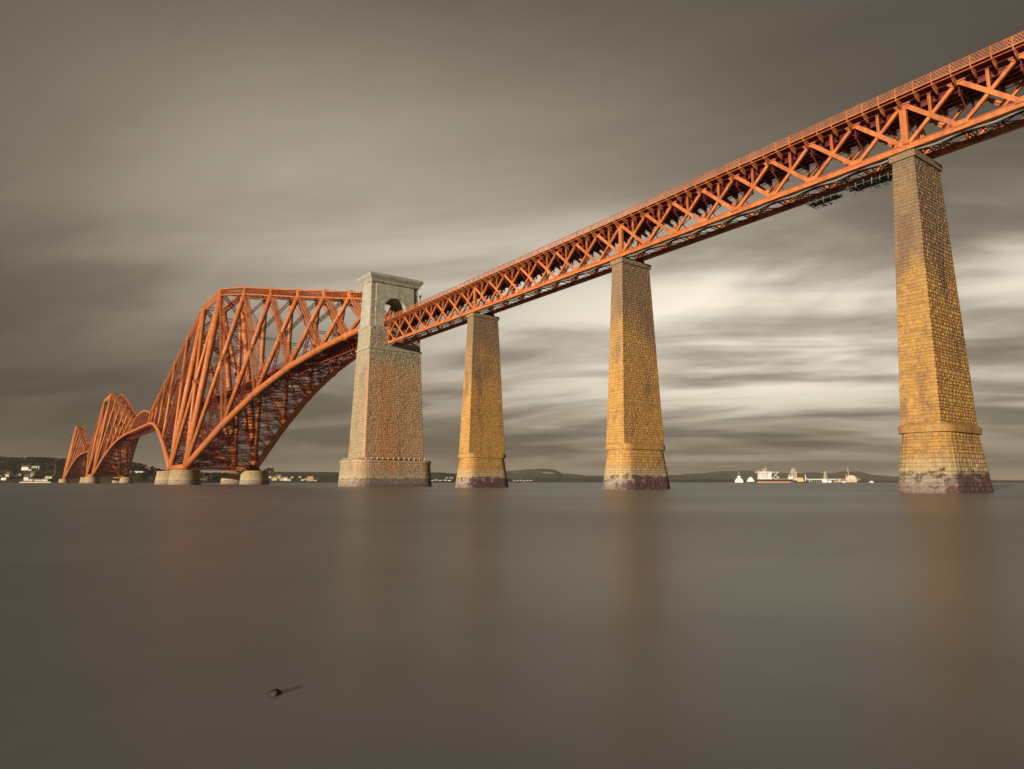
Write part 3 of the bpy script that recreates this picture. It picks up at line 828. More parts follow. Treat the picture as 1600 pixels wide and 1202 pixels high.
def viaduct(mb, x0, x1):
    n = max(1, round((x1-x0)/6.0))
    for s in (-1, 1):
        mb.truss((x0, s*2.6, 47.6), (x1, s*2.6, 47.6), 3.2, 3.0, .34, .16)
        mb.truss((x0, s*4.9, 50.9), (x1, s*4.9, 50.9), 1.3, 1.2, .10, .07)
        mb.box(x0, x1, s*4.9-.15, s*4.9+.15, 49.3, 49.9)
    mb.box(x0, x1, -4.8, 4.8, 49.25, 49.45)
    for i in range(n+1):
        x = lerp(x0, x1, i/n); mb.box(x-.15, x+.15, -4.9, 4.9, 48.6, 49.24)
        if i < n:
            mb.bar((x, -2.6, 46), (lerp(x0, x1, (i+1)/n), 2.6, 46), .14); mb.bar((x, 2.6, 46), (lerp(x0, x1, (i+1)/n), -2.6, 46), .14)
c_('inner_viaduct', lambda mb: viaduct(mb, 0, ARM-.2))
def f_end(mb):
    for s in (-1, 1): mb.lattice(Bn(6, s), Tn(6, s), 1.2, 1.2, 1.6, .26, .12)
    mb.truss(Tn(6, -1)-V((0, 0, 1)), Tn(6, 1)-V((0, 0, 1)), 2, 1.4, .2, .1)
c_('end_post', f_end, STEEL)

def caisson(x, y, label, grp):
    t = thing('caisson_pier', label, 'bridge pier', (x, y, 0), 0, grp)
    mb = MB(); N = 28
    prof = [(-1.0, 8.35), (0.0, 8.2), (6.9, 7.25)]
    rings = []
    for z, r in prof:
        rings.append([(r*math.cos(2*math.pi*i/N), r*math.sin(2*math.pi*i/N), z) for i in range(N)])
    rnd = random.Random(int(x*3+y)); n = 12
    mb.hexa(rings[0], [(7.2*math.cos(2*math.pi*i/N), 7.2*math.sin(2*math.pi*i/N), 6.9) for i in range(N)]); mb.t = [.5]*len(mb.f)
    for c in range(n):
        za, zb = -1+7.9*c/n, -1+7.9*(c+1)/n
        ra, rb = lerp(8.4, 7.28, c/n), lerp(8.4, 7.28, (c+1)/n); k = 44
        for i in range(k):
            a0 = 2*math.pi*(i+.5*(c % 2))/k; a1 = 2*math.pi*(i+1+.5*(c % 2))/k
            P = lambda r, a, z: V((r*math.cos(a), r*math.sin(a), z))
            add_stone(mb, (P(ra, a0, za), P(ra, a1, za), P(rb, a1, zb), P(rb, a0, zb), rnd.uniform(0, .08), False, rnd.random(), rnd.random()))
    mb.build('drum', CAISS, t)
    mb = MB(); mb.tube((0, 0, 6.9), (0, 0, 7.75), 7.5, 7.45, 36); mb.t = [.2]*len(mb.f); mb.build('coping', CAISS, t)
    mb = MB(); mb.tube((0, 0, 7.75), (0, 0, 8.35), 3.4, 3.2, 20); mb.build('bedplate', STEEL2, t)
    return t

def cantilever(xc, half, label, name, capl):
    t = thing('cantilever_truss', label, 'cantilever bridge', (xc, 0, 0), 0, 'great red cantilevers')
    for sx in (1, -1):
        for n, me in CM:
            o = obj(n, me, t, (sx*half, 0, 0)); o.scale = (sx, 1, 1)
        for sy in (1, -1):
            for n, me in QM:
                o = obj(n, me, t, (sx*half, 0, 0)); o.scale = (sx, sy, 1)
            mb = MB(); f, tp = V((sx*half, sy*18.3, 9.6)), V((sx*half, sy*5.6, 109.6))
            mb.tube(f-(tp-f)*.012, tp+(tp-f)*.012, 1.83, 1.83, 18); mb.build('column', STEEL, t)
            mb = MB(); mb.box(-2.6, 2.6, -2.6, 2.6, 0, .5); mb.tube((0, 0, .5), (0, 0, 2.4), 2.5, 2.0, 18)
            mb.build('skewback', STEEL, t, loc=(sx*half, sy*18.3, 8.2))
    for sy in (1, -1):
        F = lambda sx: V((sx*half, sy*18.3, 9.6)); T_ = lambda sx: V((sx*half, sy*5.6, 109.6))
        for sx in (1, -1):
            mb = MB(); mb.tube(F(sx), T_(-sx), 1.15, 1.15, 14); mb.build('brace_tube', STEEL, t)
        mb = MB(); mb.tube(F(1), F(-1), 1.7, 1.7, 14); mb.build('base_tube', STEEL, t)
        mb = MB()
        for s in (-1, 1):
            o = V((0, s*.75, 0))
            for u in (-1, 1): mb.beam(T_(1)+o+V((0, 0, u*1.8)), T_(-1)+o+V((0, 0, u*1.8)), .55, .3)
            mb.truss(T_(1)+o, T_(-1)+o, 3.4, 2.2, .1, .16)
        mb.build('top_chord', STEEL, t)
        mb = MB(); c = (F(1)+T_(-1))/2; mb.tube(c-V((1.6, 0, 0)), c+V((1.6, 0, 0)), 1.7, 1.7, 14)
        mb.build('node_box', STEEL, t)
    for sx in (1, -1):
        mb = MB()
        P = lambda f, s: V((sx*half, s*lerp(18.3, 5.6, f), lerp(9.6, 109.6, f)))
        lv = [0, .17, .36, .52, .68, .84, 1.0]
        for a, b_ in zip(lv, lv[1:]):
            mb.truss(P(b_, -1), P(b_, 1), 2.0, 2.0, .28, .14)
            if a == .36: continue
            mb.lattice(P(a, -1), P(b_, 1), 1.5, 1.5, 2.2, .22, .10); mb.lattice(P(a, 1), P(b_, -1), 1.5, 1.5, 2.2, .22, .10)
        mb.lattice(P(0, -1), P(0, 1), 1.8, 2.6, 2.4, .3, .14)
        mb.build('portal_bracing', STEEL2, t)
    mb = MB(); viaduct(mb, -half, half); mb.build('inner_viaduct', STEEL2, t)
    mb = MB()
    mb.lattice((-half, -18.3, 9.6), (half, 18.3, 9.6), 1.4, 1.4, 2.4, .2, .1); mb.lattice((-half, 18.3, 9.6), (half, -18.3, 9.6), 1.4, 1.4, 2.4, .2, .1)
    mb.build('wind_bracing', STEEL2, t)
    for sx, a in ((1, 'near end'), (-1, 'far end')):
        for sy, b_ in ((-1, 'left'), (1, 'right')):
            caisson(xc+sx*half, sy*18.3, f'round pale stone caisson under the {name} cantilever, {b_} one at its {a}', capl)
XQ = -235.1; hQ = 22.1
cantilever(XQ, hQ, 'nearest and largest red cantilever, its arm ending at the grey stone tower', 'nearest', 'round caissons under the nearest cantilever')
xI1 = XQ-hQ-ARM-106.7; hI = 39.6; XI = xI1-ARM-hI
cantilever(XI, hI, 'second red cantilever seen beyond the nearest one, with the peak at left centre', 'second', 'round caissons under the second cantilever')
xF1 = XI-hI-ARM-106.7; XF = xF1-ARM-hQ
cantilever(XF, hQ, 'farthest and smallest red cantilever at the far left by the wooded shore', 'farthest', 'round caissons under the farthest cantilever')
def suspended(x0, label):
    L_ = 106.7; t = thing('suspended_span', label, 'bridge span', (x0, 0, 0), 0, 'suspended spans between cantilevers')
    n = 8
    zt = lambda x: 60.4+5.6*4*(x/L_)*(1-x/L_)
    for s in (-1, 1):
        mb = MB(); w0 = 3.35
        for i in range(16):
            a, b_ = L_*i/16, L_*(i+1)/16; mb.beam((a, s*w0, zt(a)), (b_, s*w0, zt(b_)), 1.3, 1.0)
        mb.build('top_chord', STEEL, t)
        mb = MB(); mb.beam((0, s*4.9, 50.8), (L_, s*4.9, 50.8), 1.5, 1.2); mb.build('bottom_chord', STEEL, t)
        for i in range(n):
            a, b_ = L_*i/n, L_*(i+1)/n
            mb = MB(); mb.lattice((a, s*4.9, 50.8), (b_, s*w0, zt(b_)), .9, .9, 1.6, .2, .1, cross=False); mb.build('strut', STEEL, t)
            mb = MB(); mb.lattice((b_, s*4.9, 50.8), (a, s*w0, zt(a)), .9, .9, 1.6, .2, .1, cross=False); mb.build('tie', STEEL2, t)
            mb = MB(); mb.beam((b_, s*4.9, 50.8), (b_, s*w0, zt(b_)), .5, .5); mb.build('post', STEEL2, t)
    mb = MB(); viaduct(mb, 0, L_)
    for i in range(n):
        a, b_ = L_*i/n, L_*(i+1)/n
        mb.bar((a, -3.35, zt(a)), (b_, 3.35, zt(b_)), .3); mb.bar((a, 3.35, zt(a)), (b_, -3.35, zt(b_)), .3); mb.beam((b_, -3.35, zt(b_)), (b_, 3.35, zt(b_)), .4, .4)
        mb.bar((a, -4.9, 50.2), (b_, 4.9, 50.2), .3); mb.bar((a, 4.9, 50.2), (b_, -4.9, 50.2), .3)
    mb.build('inner_viaduct', STEEL2, t)
suspended(xI1, 'short arched red span hanging between the nearest and the second cantilever')
suspended(xF1, 'short arched red span hanging between the second and the farthest cantilever')

# ------------------------------------------------------------------ far shores
from mathutils import noise as mn
def hill_mat(name, c1, c2, scale):
    mt, g, b = new_mat(name); pos = g.n('ShaderNodeNewGeometry').outputs['Position']
    n = g.noise(pos, scale, 7, .7)
    g.put(b.inputs['Base Color'], g.ramp(n, [(.36, c1), (.52, c2), (.66, tuple(x*1.35 for x in c2))]))
    b.inputs['Roughness'].default_value = 1; b.inputs['Specular IOR Level'].default_value = .05
    return mt
WOODH = hill_mat('winter_wooded_slope', (.035, .028, .020), (.075, .058, .042), .02)
FARH = hill_mat('distant_farmland', (.050, .050, .036), (.095, .085, .060), .004)
class Hill:
    def __init__(s, name, D0, thick, prof, mat, rough=2.0, step=6, seed=0, nv=26, shape=.75):
        s.D0, s.th, s.prof, s.rough, s.seed, s.shape = D0, thick, prof, rough, seed, shape
        p0, p1 = prof[0][0], prof[-1][0]; nu = int((p1-p0)/step)+1
        mb = MB(); ids = {}
        for i in range(nu+1):
            for j in range(nv+1):
                px = p0+(p1-p0)*i/nu; v = j/nv*1.35; p = at(px, s.D0+v*s.th); mb.v.append((p.x, p.y, s.h(px, v)))
        for i in range(nu):
            for j in range(nv):
                a = i*(nv+1)+j; mb.f.append((a, a+nv+1, a+nv+2, a+1)); mb.sm.append(True)
        s.o = mb.build(name, mat); s.o['kind'] = 'structure'
    def crest(s, px):
        P = s.prof
        if px <= P[0][0]: return P[0][1]
        for (a, ha), (b_, hb) in zip(P, P[1:]):
            if px <= b_:
                t = (px-a)/(b_-a); t = t*t*(3-2*t); return lerp(ha, hb, t)
        return P[-1][1]
    def h(s, px, v):
        Hm = s.crest(px)/FPX*(s.D0+s.th)
        if v <= 1: f = math.sin(min(1, v)*math.pi/2)**(s.shape*1.3)
        else: f = math.cos((v-1)/.35*math.pi/2)**.6 if v < 1.35 else 0
        n = mn.fractal(V((px*.035+s.seed, v*2.2, s.seed)), .9, 2.1, 6)
        z = Hm*f+n*s.rough*min(1, v*5)*min(1, Hm/8)
        return max(z, -.5)+(-1.2 if v < .015 else 0)
    def spot(s, px, ypx):
        """ground point on the slope seen ypx above the waterline"""
        best = None
        for k in range(2, 100):
            v = k/100; z = s.h(px, v); d = s.D0+v*s.th; y = (z-CAM.z)/d*FPX
            if best is None or abs(y-ypx) < best[0]: best = (abs(y-ypx), v, z, d)
            if y > ypx and k > 2: break
        p = at(px, best[3]); return V((p.x, p.y, best[2]))
fife = Hill('wooded_hill', 1560, 420, [(-420, 44), (-260, 38), (-60, 37), (20, 36), (40, 35), (62, 36), (97, 35), (118, 33), (150, 31), (190, 27), (210, 28), (228, 27), (246, 21), (262, 17), (300, 12), (322, 13), (345, 12), (370, 9), (400, 6)], WOODH, 3.2, 3, 1)
town = Hill('town_hill', 2700, 900, [(300, 6), (360, 12), (415, 15), (440, 16.5), (500, 16), (560, 15), (640, 14), (690, 15.5), (712, 14), (760, 9), (800, 6)], FARH, 3, 5, 4, shape=1.4)
mid = Hill('far_hill', 6500, 2500, [(600, 8), (700, 13), (790, 17), (830, 20), (842, 21.5), (862, 20), (880, 14), (900, 11.5), (945, 9.5), (1048, 11), (1090, 9.5), (1130, 8)], FARH, 10, 4, 9, shape=1.3)
low = Hill('low_coast', 4600, 500, [(770, 4), (850, 7), (930, 6.5), (1000, 4), (1080, 4.5), (1200, 3), (1300, 2), (1420, 2.5), (1600, 2.2), (1800, 3), (2300, 5)], FARH, 2, 6, 13)
east = Hill('eastern_hill', 8500, 3000, [(980, 8), (1050, 11.5), (1080, 13.5), (1118, 17.0), (1165, 17.5), (1195, 14.5), (1240, 14), (1262, 15.5), (1285, 13.5), (1305, 16.5), (1330, 16.5), (1360, 11), (1395, 9), (1470, 6), (1560, 3.5), (1640, 3), (1900, 5), (2300, 7)], FARH, 9, 4, 17, shape=1.2)
# a band of woodland: tangled crowns on the near headland
wood = flat_mat('bare_winter_wood', (.050, .042, .030), 1, 0, .45, .05, .05)
pine = flat_mat('dark_pine_foliage', (.030, .036, .022), 1, 0, .4, .2, .05)
def crown(mb, c, r, rnd, n=5):
    """leafy clump: many small tilted leaf faces through an uneven volume"""
    for k in range(n):
        a, e = rnd.uniform(0, 6.28), rnd.uniform(-.5, 1.4); d = rnd.uniform(.35, 1.0)*r
        p = c+V((math.cos(a)*math.cos(e)*d, math.sin(a)*math.cos(e)*d, math.sin(e)*d*.8))
        q_ = rnd.uniform(.28, .5)*r; u = V((rnd.uniform(-1, 1), rnd.uniform(-1, 1), rnd.uniform(-.6, .6))).normalized()*q_
        w = V((rnd.uniform(-1, 1), rnd.uniform(-1, 1), rnd.uniform(-.2, 1))).normalized()*q_
        mb.quad([p-u-w*.6, p+u*.8-w, p+u+w*.7, p-u*.6+w])
rnd = random.Random(5); mb = MB()
for k in range(4600):
    px = rnd.uniform(-150, 372); v = rnd.uniform(.12, 1.04)**.8
    z = fife.h(px, v)
    if z < 9 and rnd.random() < .85: continue
    if mn.noise(V((px*.06, v*6, 2))) < -.22 and v < .85: continue
    p = at(px, fife.D0+v*fife.th); r = rnd.uniform(2.2, 4.6)*(1.15 if v > .9 else 1)
    crown(mb, V((p.x, p.y, z+r*.7)), r, rnd, 7)
mb.build('woodland', wood, kind='stuff')
# houses
WALLC = [flat_mat('white_harl', (.74, .73, .68), .9), flat_mat('cream_render', (.62, .50, .30), .9), flat_mat('pink_sandstone', (.55, .36, .27), .9), flat_mat('grey_stone', (.26, .26, .21), .9)]
SLATE = flat_mat('slate', (.11, .10, .095), .7); TILE = flat_mat('red_pantile', (.30, .09, .06), .8); GLASS = flat_mat('dark_window_glass', (.03, .035, .04), .15, spec=.6)
ROOFC = [SLATE, TILE]
def house(px, y, w, h, wall, roof, label, hillo, group, D=None, floors=2, cat='house', flat=False, turn=0.0):
    p = hillo.spot(px, y); d = (V((p.x, p.y, 0))-V((CAM.x, CAM.y, 0))).length; k = d/FPX
    W_, H_ = w*k, h*k; dep = max(7.0, W_*.45)
    t = thing('building' if cat != 'house' else 'house', label, cat, (p.x, p.y, p.z-.6), math.atan2(RV.y, RV.x)+turn, group)
    eh = H_ if flat else H_*.66
    mb = MB(); mb.box(-W_/2, W_/2, -dep/2, dep/2, 0, eh+.6)
    if not flat:
        for s_ in (-1, 1): mb.quad([(s_*W_/2, -dep/2, eh+.6), (s_*W_/2, dep/2, eh+.6), (s_*W_/2, 0, H_+.4)])
    mb.build('wall', WALLC[wall], t)
    mb = MB()
    if flat: mb.box(-W_/2-.3, W_/2+.3, -dep/2-.3, dep/2+.3, eh+.6, eh+1.0)
    else:
        e = .4
        for s_ in (-1, 1):
            a = [(-W_/2-e, s_*(dep/2+e), eh+.35), (W_/2+e, s_*(dep/2+e), eh+.35), (W_/2+e, 0, H_+.6), (-W_/2-e, 0, H_+.6)]
            mb.hexa(a, [(x, y_, z+.25) for x, y_, z in a])
    rf = mb.build('roof', ROOFC[roof], t)
    if not flat and W_ > 7:
        for s_ in (-1, 1):
            mb = MB(); mb.box(s_*(W_/2-.9)-.5, s_*(W_/2-.9)+.5, -.45, .45, H_, H_+1.7); mb.build('chimney', WALLC[3], rf)
    n = max(2, int(W_/3.2)); fl = max(1, int(eh/2.9))
    if W_ > 5:
        for i in range(n):
            for j in range(fl):
                x = -W_/2+W_*(i+.5)/n; z = .9+.6+j*eh/fl; wh = min(1.5, eh/fl*.5); ww = min(1.3, W_/n*.42)
                if -dep/2: mb = MB(); mb.box(x-ww/2, x+ww/2, -dep/2-.05, -dep/2+.02, z, z+wh); mb.build('window', GLASS, t)
    return t
GL = 'houses on the left hand shore'
F_ = [
 (1.5, 5.5, 3.4, 4.0, 0, 0, 'white cottage at the left edge of the picture just above the shore'),
 (8, 9.0, 3.0, 1.8, 0, 0, 'tiny pale roofed cottage above the shore near the left edge'),
 (16, 9.2, 2.6, 1.8, 0, 0, 'small pale cottage in the trees left of the gabled house'),
 (23, 3.8, 6.0, 4.0, 0, 0, 'low white house at the shore left of the tall gabled house'),
 (28, 5.5, 4.6, 8.0, 1, 0, 'tall pale gabled house standing behind the low white house'),
 (37, 8.0, 6.0, 4.6, 0, 0, 'white house with broad pale roof right of the gabled house'),
 (47, 10.5, 4.0, 3.0, 3, 0, 'small grey house among trees above the shore'),
 (54, 18.4, 8.6, 6.2, 0, 0, 'large white house high on the wooded slope'),
 (61.5, 18.2, 4.0, 2.6, 1, 0, 'low cream annexe between the two high buildings on the slope'),
 (57, 5.0, 5.4, 5.6, 3, 0, 'grey house behind the white house at the quay'),
 (66.0, 8.2, 5.0, 7.0, 3, 0, 'grey green stone house below the arched building'),
 (57.2, 2.6, 5.6, 6.0, 0, 0, 'white house at the root of the pale quay'),
 (64.5, 2.4, 5.0, 3.4, 1, 0, 'cream low shed on the quay beside the white house'),
 (75.5, 2.4, 8.5, 2.8, 1, 0, 'long low cream building on the quay'),
 (86, 2.4, 7.5, 2.8, 0, 0, 'long low white building at the end of the quay'),
 (91.5, 6.3, 9.0, 3.6, 1, 0, 'wide pale roofed hall left of the farthest cantilever foot'),
 (207.5, 14.8, 4.2, 3.6, 0, 0, 'white house at the left end of the long white terrace'),
 (213.5, 14.6, 5.2, 3.0, 0, 0, 'white house next to the long white terrace'),
 (241.5, 17.6, 6.4, 6.0, 2, 1, 'pinkish house with red roof beside the nearest cantilever foot'),
 (318.5, 5.2, 4.4, 4.2, 0, 0, 'white house seen between the caissons, left one'),
 (324.5, 4.0, 3.2, 3.0, 1, 0, 'small cream house seen between the caissons'),
 (331, 3.6, 6.2, 4.0, 3, 0, 'grey house seen between the caissons, right one'),
 (339, 6.4, 4.2, 3.4, 1, 0, 'cream house higher up between the caissons'),
]
for px, y, w, h, wl, rf, lab in F_: house(px, y, w, h, wl, rf, lab, fife, GL)
house(226, 14.8, 19, 2.0, 0, 0, 'long low white terrace above the shore between the two cantilevers', fife, GL, flat=True, cat='building')
# building with three pale arches
p = fife.spot(68.5, 18.2); k = (p-CAM).length/FPX
t = thing('arched_building', 'pale building with three arched bays high on the wooded slope', 'building', (p.x, p.y, p.z-.5), math.atan2(RV.y, RV.x))
W_, H_ = 9.0*k, 5.2*k
mb = MB(); mb.box(-W_/2, W_/2, 1.2, 8, 0, H_*.92); mb.build('wall', WALLC[3], t)
mb = MB(); mb.box(-W_/2-.4, W_/2+.4, -.6, 8.4, H_, H_+.7); mb.build('roof', WALLC[0], t)
for i in range(4):
    mb = MB(); x = -W_/2+W_*i/3; mb.box(x-.45, x+.45, -.4, 1.1, 0, H_-.02); mb.build('pier', WALLC[0], t)
for i in range(3):
    mb = MB(); xc = -W_/2+W_*(i+.5)/3; r = W_/6-.5
    for a in range(8):
        a0, a1 = math.pi*a/8, math.pi*(a+1)/8
        mb.hexa([(xc+r*math.cos(b_)*q_, -.3, H_-1.7*r+r*math.sin(b_)*q_) for b_, q_ in ((a0, 1), (a0, 1.3), (a1, 1.3), (a1, 1))],
                [(xc+r*math.cos(b_)*q_, .9, H_-1.7*r+r*math.sin(b_)*q_) for b_, q_ in ((a0, 1), (a0, 1.3), (a1, 1.3), (a1, 1))])
    mb.build('arch', WALLC[0], t)
# quay
QM_ = flat_mat('pale_quay_stone', (.55, .47, .33), .9, 0, .3, .2)
a, b_ = at(46, 1545), at(94, 1540)
t = thing('quay', 'long low pale stone quay under the left hand village', 'quay', a, math.atan2(b_.y-a.y, b_.x-a.x))
L_ = (b_-a).length; mb = MB()
for i in range(14): mb.box(L_*i/14+.05, L_*(i+1)/14-.05, 0, 9, -1, 2.2)
mb.build('quay_wall', QM_, t, kind='stuff')
mb = MB(); mb.box(L_*.02, L_*.98, 1, 8.5, 2.21, 2.6); mb.build('quay_deck', WALLC[0], t)
for i in range(6):
    mb = MB(); mb.tube((L_*(i+.5)/6, .8, 2.2), (L_*(i+.5)/6, .8, 3.1), .25, .2, 8); mb.build('bollard', DARK, t)
# slim mast beside the farthest cantilever
p = fife.spot(98.5, 11); t = thing('lattice_mast', 'slim grey mast rising just left of the farthest cantilever', 'mast', (p.x, p.y, p.z-1))
mb = MB(); mb.lattice((0, 0, 0), (0, 0, 27), 2.2, 2.2, 2.2, .35, .2, w1=1.0, h1=1.0); mb.build('lattice', GREYST, t)
mb = MB(); mb.tube((0, 0, 27), (0, 0, 31), .2, .1, 6); mb.build('aerial', GREYST, t)
# trees standing clear
def tree(p, h, label, group, seed):
    rnd = random.Random(seed); t = thing('pine_tree', label, 'tree', p, 0, group)
    mb = MB(); tip = V((rnd.uniform(-1, 1), rnd.uniform(-1, 1), h*.8)); mb.tube((0, 0, -.5), tip, h*.03, h*.012, 8)
    for k in range(6):
        z = h*rnd.uniform(.45, .78); a = rnd.uniform(0, 6.28); mb.tube(tip*(z/(h*.8)), (math.cos(a)*h*.28, math.sin(a)*h*.28, z+h*.1), h*.011, h*.004, 5)
    mb.build('trunk', wood, t)
    mb = MB()
    for k in range(16):
        a = rnd.uniform(0, 6.28); r = h*rnd.uniform(.05, .3); crown(mb, V((r*math.cos(a), r*math.sin(a), h*rnd.uniform(.55, .95))), h*.13, rnd, 26)
    mb.build('crown', pine, t)
TL = ['dark pine standing up right of the nearest cantilever, first from the caisson', 'dark pine standing up right of the nearest cantilever, the middle of three', 'dark pine standing up right of the nearest cantilever, farthest from the caisson']
for i, (px, h) in enumerate(((421.5, 24), (426, 28), (430.5, 29))):
    tree(town.spot(px, 9.5)+V((0, 0, -.3)), h*1.35, TL[i], 'pines on the skyline', 70+i)
# ---- town across the bay
GT = 'houses of the town right of the nearest cantilever'
rnd = random.Random(12)
T_ = [(423.5, 7.2, 4, 2.6, 0, 0, 'white house at the left end of the town beside the pines'), (429.5, 7.0, 4.4, 2.6, 0, 0, 'white house second in the row beside the pines'),
 (437, 3.0, 7, 6.5, 1, 0, 'cream block at the left of the golden waterfront cluster'), (442.5, 6.0, 7.5, 6.0, 1, 0, 'large golden lit block rising above the waterfront cluster'),
 (447.5, 2.6, 6, 6.0, 2, 0, 'pink block in the middle of the waterfront cluster'), (453.5, 2.6, 5.5, 6.5, 0, 0, 'white block right of the pink one on the waterfront'),
 (459.5, 2.2, 5, 4.0, 1, 0, 'cream house at the right end of the waterfront cluster'), (463.5, 7.0, 3, 2.2, 0, 0, 'small white house uphill of the waterfront'),
 (469, 3.4, 3.4, 2.4, 3, 0, 'grey house in the gap of the town'), (475.5, 7.4, 3, 2.2, 0, 0, 'small white house high in the middle of the town'),
 (479.5, 2.6, 3.6, 2.6, 0, 0, 'white cottage left of the big pink building'), (484, 3.4, 3, 3.2, 1, 0, 'cream cottage touching the big pink building'),
 (491.5, 2.2, 9, 6.4, 2, 1, 'big plain pink building with a red roof by the water'), (499, 2.2, 4, 1.8, 0, 0, 'low white shed right of the big pink building'),
 (433, 3.2, 3, 2.6, 3, 0, 'grey cottage at the shore left of the cream block')]
for px, y, w, h, wl, rf, lab in T_: house(px, y, w, h, wl, rf, lab, town, GT, flat=(w > 8 and wl == 2))
lab2 = ['low white house right of the grey tower foot, leftmost of a waterfront row', 'low white house in the waterfront row between tower and smallest pier, second', 'low cream house in the middle of the waterfront row beyond the tower',
        'low white house in the waterfront row, fourth from the tower', 'low white house nearest the smallest pier in the waterfront row']
for i in range(5): house(677+i*6.8, 2.2+(i % 2)*.6, 5.0, 2.0, (0, 0, 1, 0, 0)[i], 0, lab2[i], town, 'waterfront row between tower and smallest pier')
for i in range(3): house(700+i*4, 6.5, 3.2, 1.5, 0, 0, ('pale farmhouse on the hill left of the smallest pier, left one', 'pale farmhouse on the hill left of the smallest pier, middle one', 'pale farmhouse on the hill left of the smallest pier, right one')[i], town, 'farmhouses above the row')
# pale fields / sheds on the far hill
fieldm = flat_mat('pale_stubble_field', (.60, .56, .44), 1, 0, .3, .002)
for i, (xa, ya, xb, yb, wd, lab) in enumerate(((845, 14.6, 872, 13.0, 1.5, 'long pale stubble field high on the far hill'), (872, 13.0, 893, 11.2, 1.1, 'narrow pale field running down right of the long pale field'), (800, 15.4, 812, 15.0, .9, 'small pale field on the far hill left of the long field'))):
    mb = MB(); n = 14; A = []; B = []
    for j in range(n+1):
        t_ = j/n; px = lerp(xa, xb, t_); y = lerp(ya, yb, t_); w = wd*math.sin(math.pi*min(1, t_+.08))
        a = mid.spot(px, y-w/2); b_ = mid.spot(px, y+w/2); A.append(a+V((0, 0, 3))); B.append(b_+V((0, 0, 4)))
    for j in range(n): mb.quad([A[j], A[j+1], B[j+1], B[j]])
    o = mb.build('field', fieldm); o['kind'] = 'structure'
for i in range(6): house(803+i*5.2, 1.9+(i*7 % 3)*.3, 3.4, 1.3, 0, 0, ('white coastal shed right of the smallest pier, first of six', 'white coastal shed right of the smallest pier, second of six', 'white coastal shed right of the smallest pier, third of six', 'white coastal shed right of the smallest pier, fourth of six', 'white coastal shed right of the smallest pier, fifth of six', 'white coastal shed right of the smallest pier, last of six')[i], low, 'white sheds on the far coast')

# ------------------------------------------------------------------ tanker terminal
WH = flat_mat('white_ship_paint', (.80, .84, .86), .5); HULL = flat_mat('black_hull', (.06, .045, .042), .5); BOOT = flat_mat('salmon_boot_top', (.62, .30, .20), .6)
YEL = flat_mat('yellow_plant', (.72, .58, .22), .6); FUN = flat_mat('mustard_funnel', (.50, .34, .10), .6); RED = flat_mat('dull_red_plant', (.38, .14, .11), .6); LG = flat_mat('pale_grey_steelwork', (.58, .54, .45), .6)
DT = 2200.0; KP = DT/FPX
def U_(px, y=0.0, c=0.0):  # local metres in the frame of the terminal: along the picture, away, up
    return V(((px-1200)*KP, c, y*KP))
TR = math.atan2(RV.y, RV.x); TO = at(1200, DT)
def tth(name, label, cat, px, group=None):
    p = at(px, DT); return thing(name, label, cat, (p.x, p.y, 0), TR, group)
def L(dx, y, c=0.0): return (dx*KP, c, y*KP)
def bx(mb, x0, x1, c0, c1, y0, y1): mb.box(x0*KP, x1*KP, c0, c1, y0*KP, y1*KP)
# tanker, stern to the left
t = tth('tanker', 'large tanker with white superstructure, black hull and salmon waterline', 'ship', 1176)
def hullring(y, grow, x0=0, x1=56): 
    return [(x*KP, c*(1+grow), y*KP) for x, c in ((x0, -9), (x0+2, -15), (x1-9, -15), (x1-3, -8), (x1+grow*20, 0), (x1-3, 8), (x1-9, 15), (x0+2, 15), (x0, 9))]
mb = MB(); mb.hexa(hullring(-.4, -.06), hullring(1.9, -.02)); mb.build('boot_topping', BOOT, t)
mb = MB(); mb.hexa(hullring(1.9, -.02), hullring(5.3, .02)); mb.build('hull', HULL, t)
mb = MB(); bx(mb, 1.5, 20.5, -13, 13, 5.3, 7.2); bx(mb, 2.5, 13.5, -12, 12, 7.2, 15.6); bx(mb, 13.5, 20.0, -9, 9, 7.2, 13.2); mb.build('superstructure', WH, t)
mb = MB(); bx(mb, -.8, 19.6, -15, 15, 15.6, 17.0); mb.build('bridge_deck', WH, t)
mb = MB(); bx(mb, 15.0, 20.5, -15, -9, 13.2, 16.6); mb.build('lifeboat_house', WH, t)
for j in range(4):
    for i in range(8):
        mb = MB(); bx(mb, 3.2+i*1.3, 3.9+i*1.3, -12.3, -11.95, 8.0+j*2.0, 8.8+j*2.0)
        mb.build('window', GLASS, t)
mb = MB(); mb.hexa([L(8.2, 17, -4), L(12.8, 17, -4), L(12.8, 17, 4), L(8.2, 17, 4)], [L(7.6, 21.2, -3.4), L(11.6, 21.6, -3.4), L(11.6, 21.6, 3.4), L(7.6, 21.2, 3.4)]); mb.build('funnel', FUN, t)
mb = MB(); mb.tube(L(13.6, 17), L(13.6, 24), .9, .4, 8); mb.beam(L(12.4, 21), L(14.8, 22.4), .8, .8); mb.tube(L(2.2, 17), L(2.2, 20.5), .3, .2, 6); mb.build('mast', WH, t)
mb = MB(); mb.beam(L(22, 6), L(32.5, 16), 1.3, 1.3); mb.beam(L(22, 16), L(32.5, 16.3), 1.3, 1.3); mb.beam(L(24, 15), L(33, 7.5), 1.3, 1.3); mb.beam(L(31.5, 5.3), L(32, 9.5), 2.4, 2.4); mb.build('deck_crane', WH, t)
mb = MB(); bx(mb, 23, 50, -2, 2, 5.3, 6.0); bx(mb, 23.5, 30, -6, 6, 5.3, 7.2); mb.build('deck_pipes', LG, t)
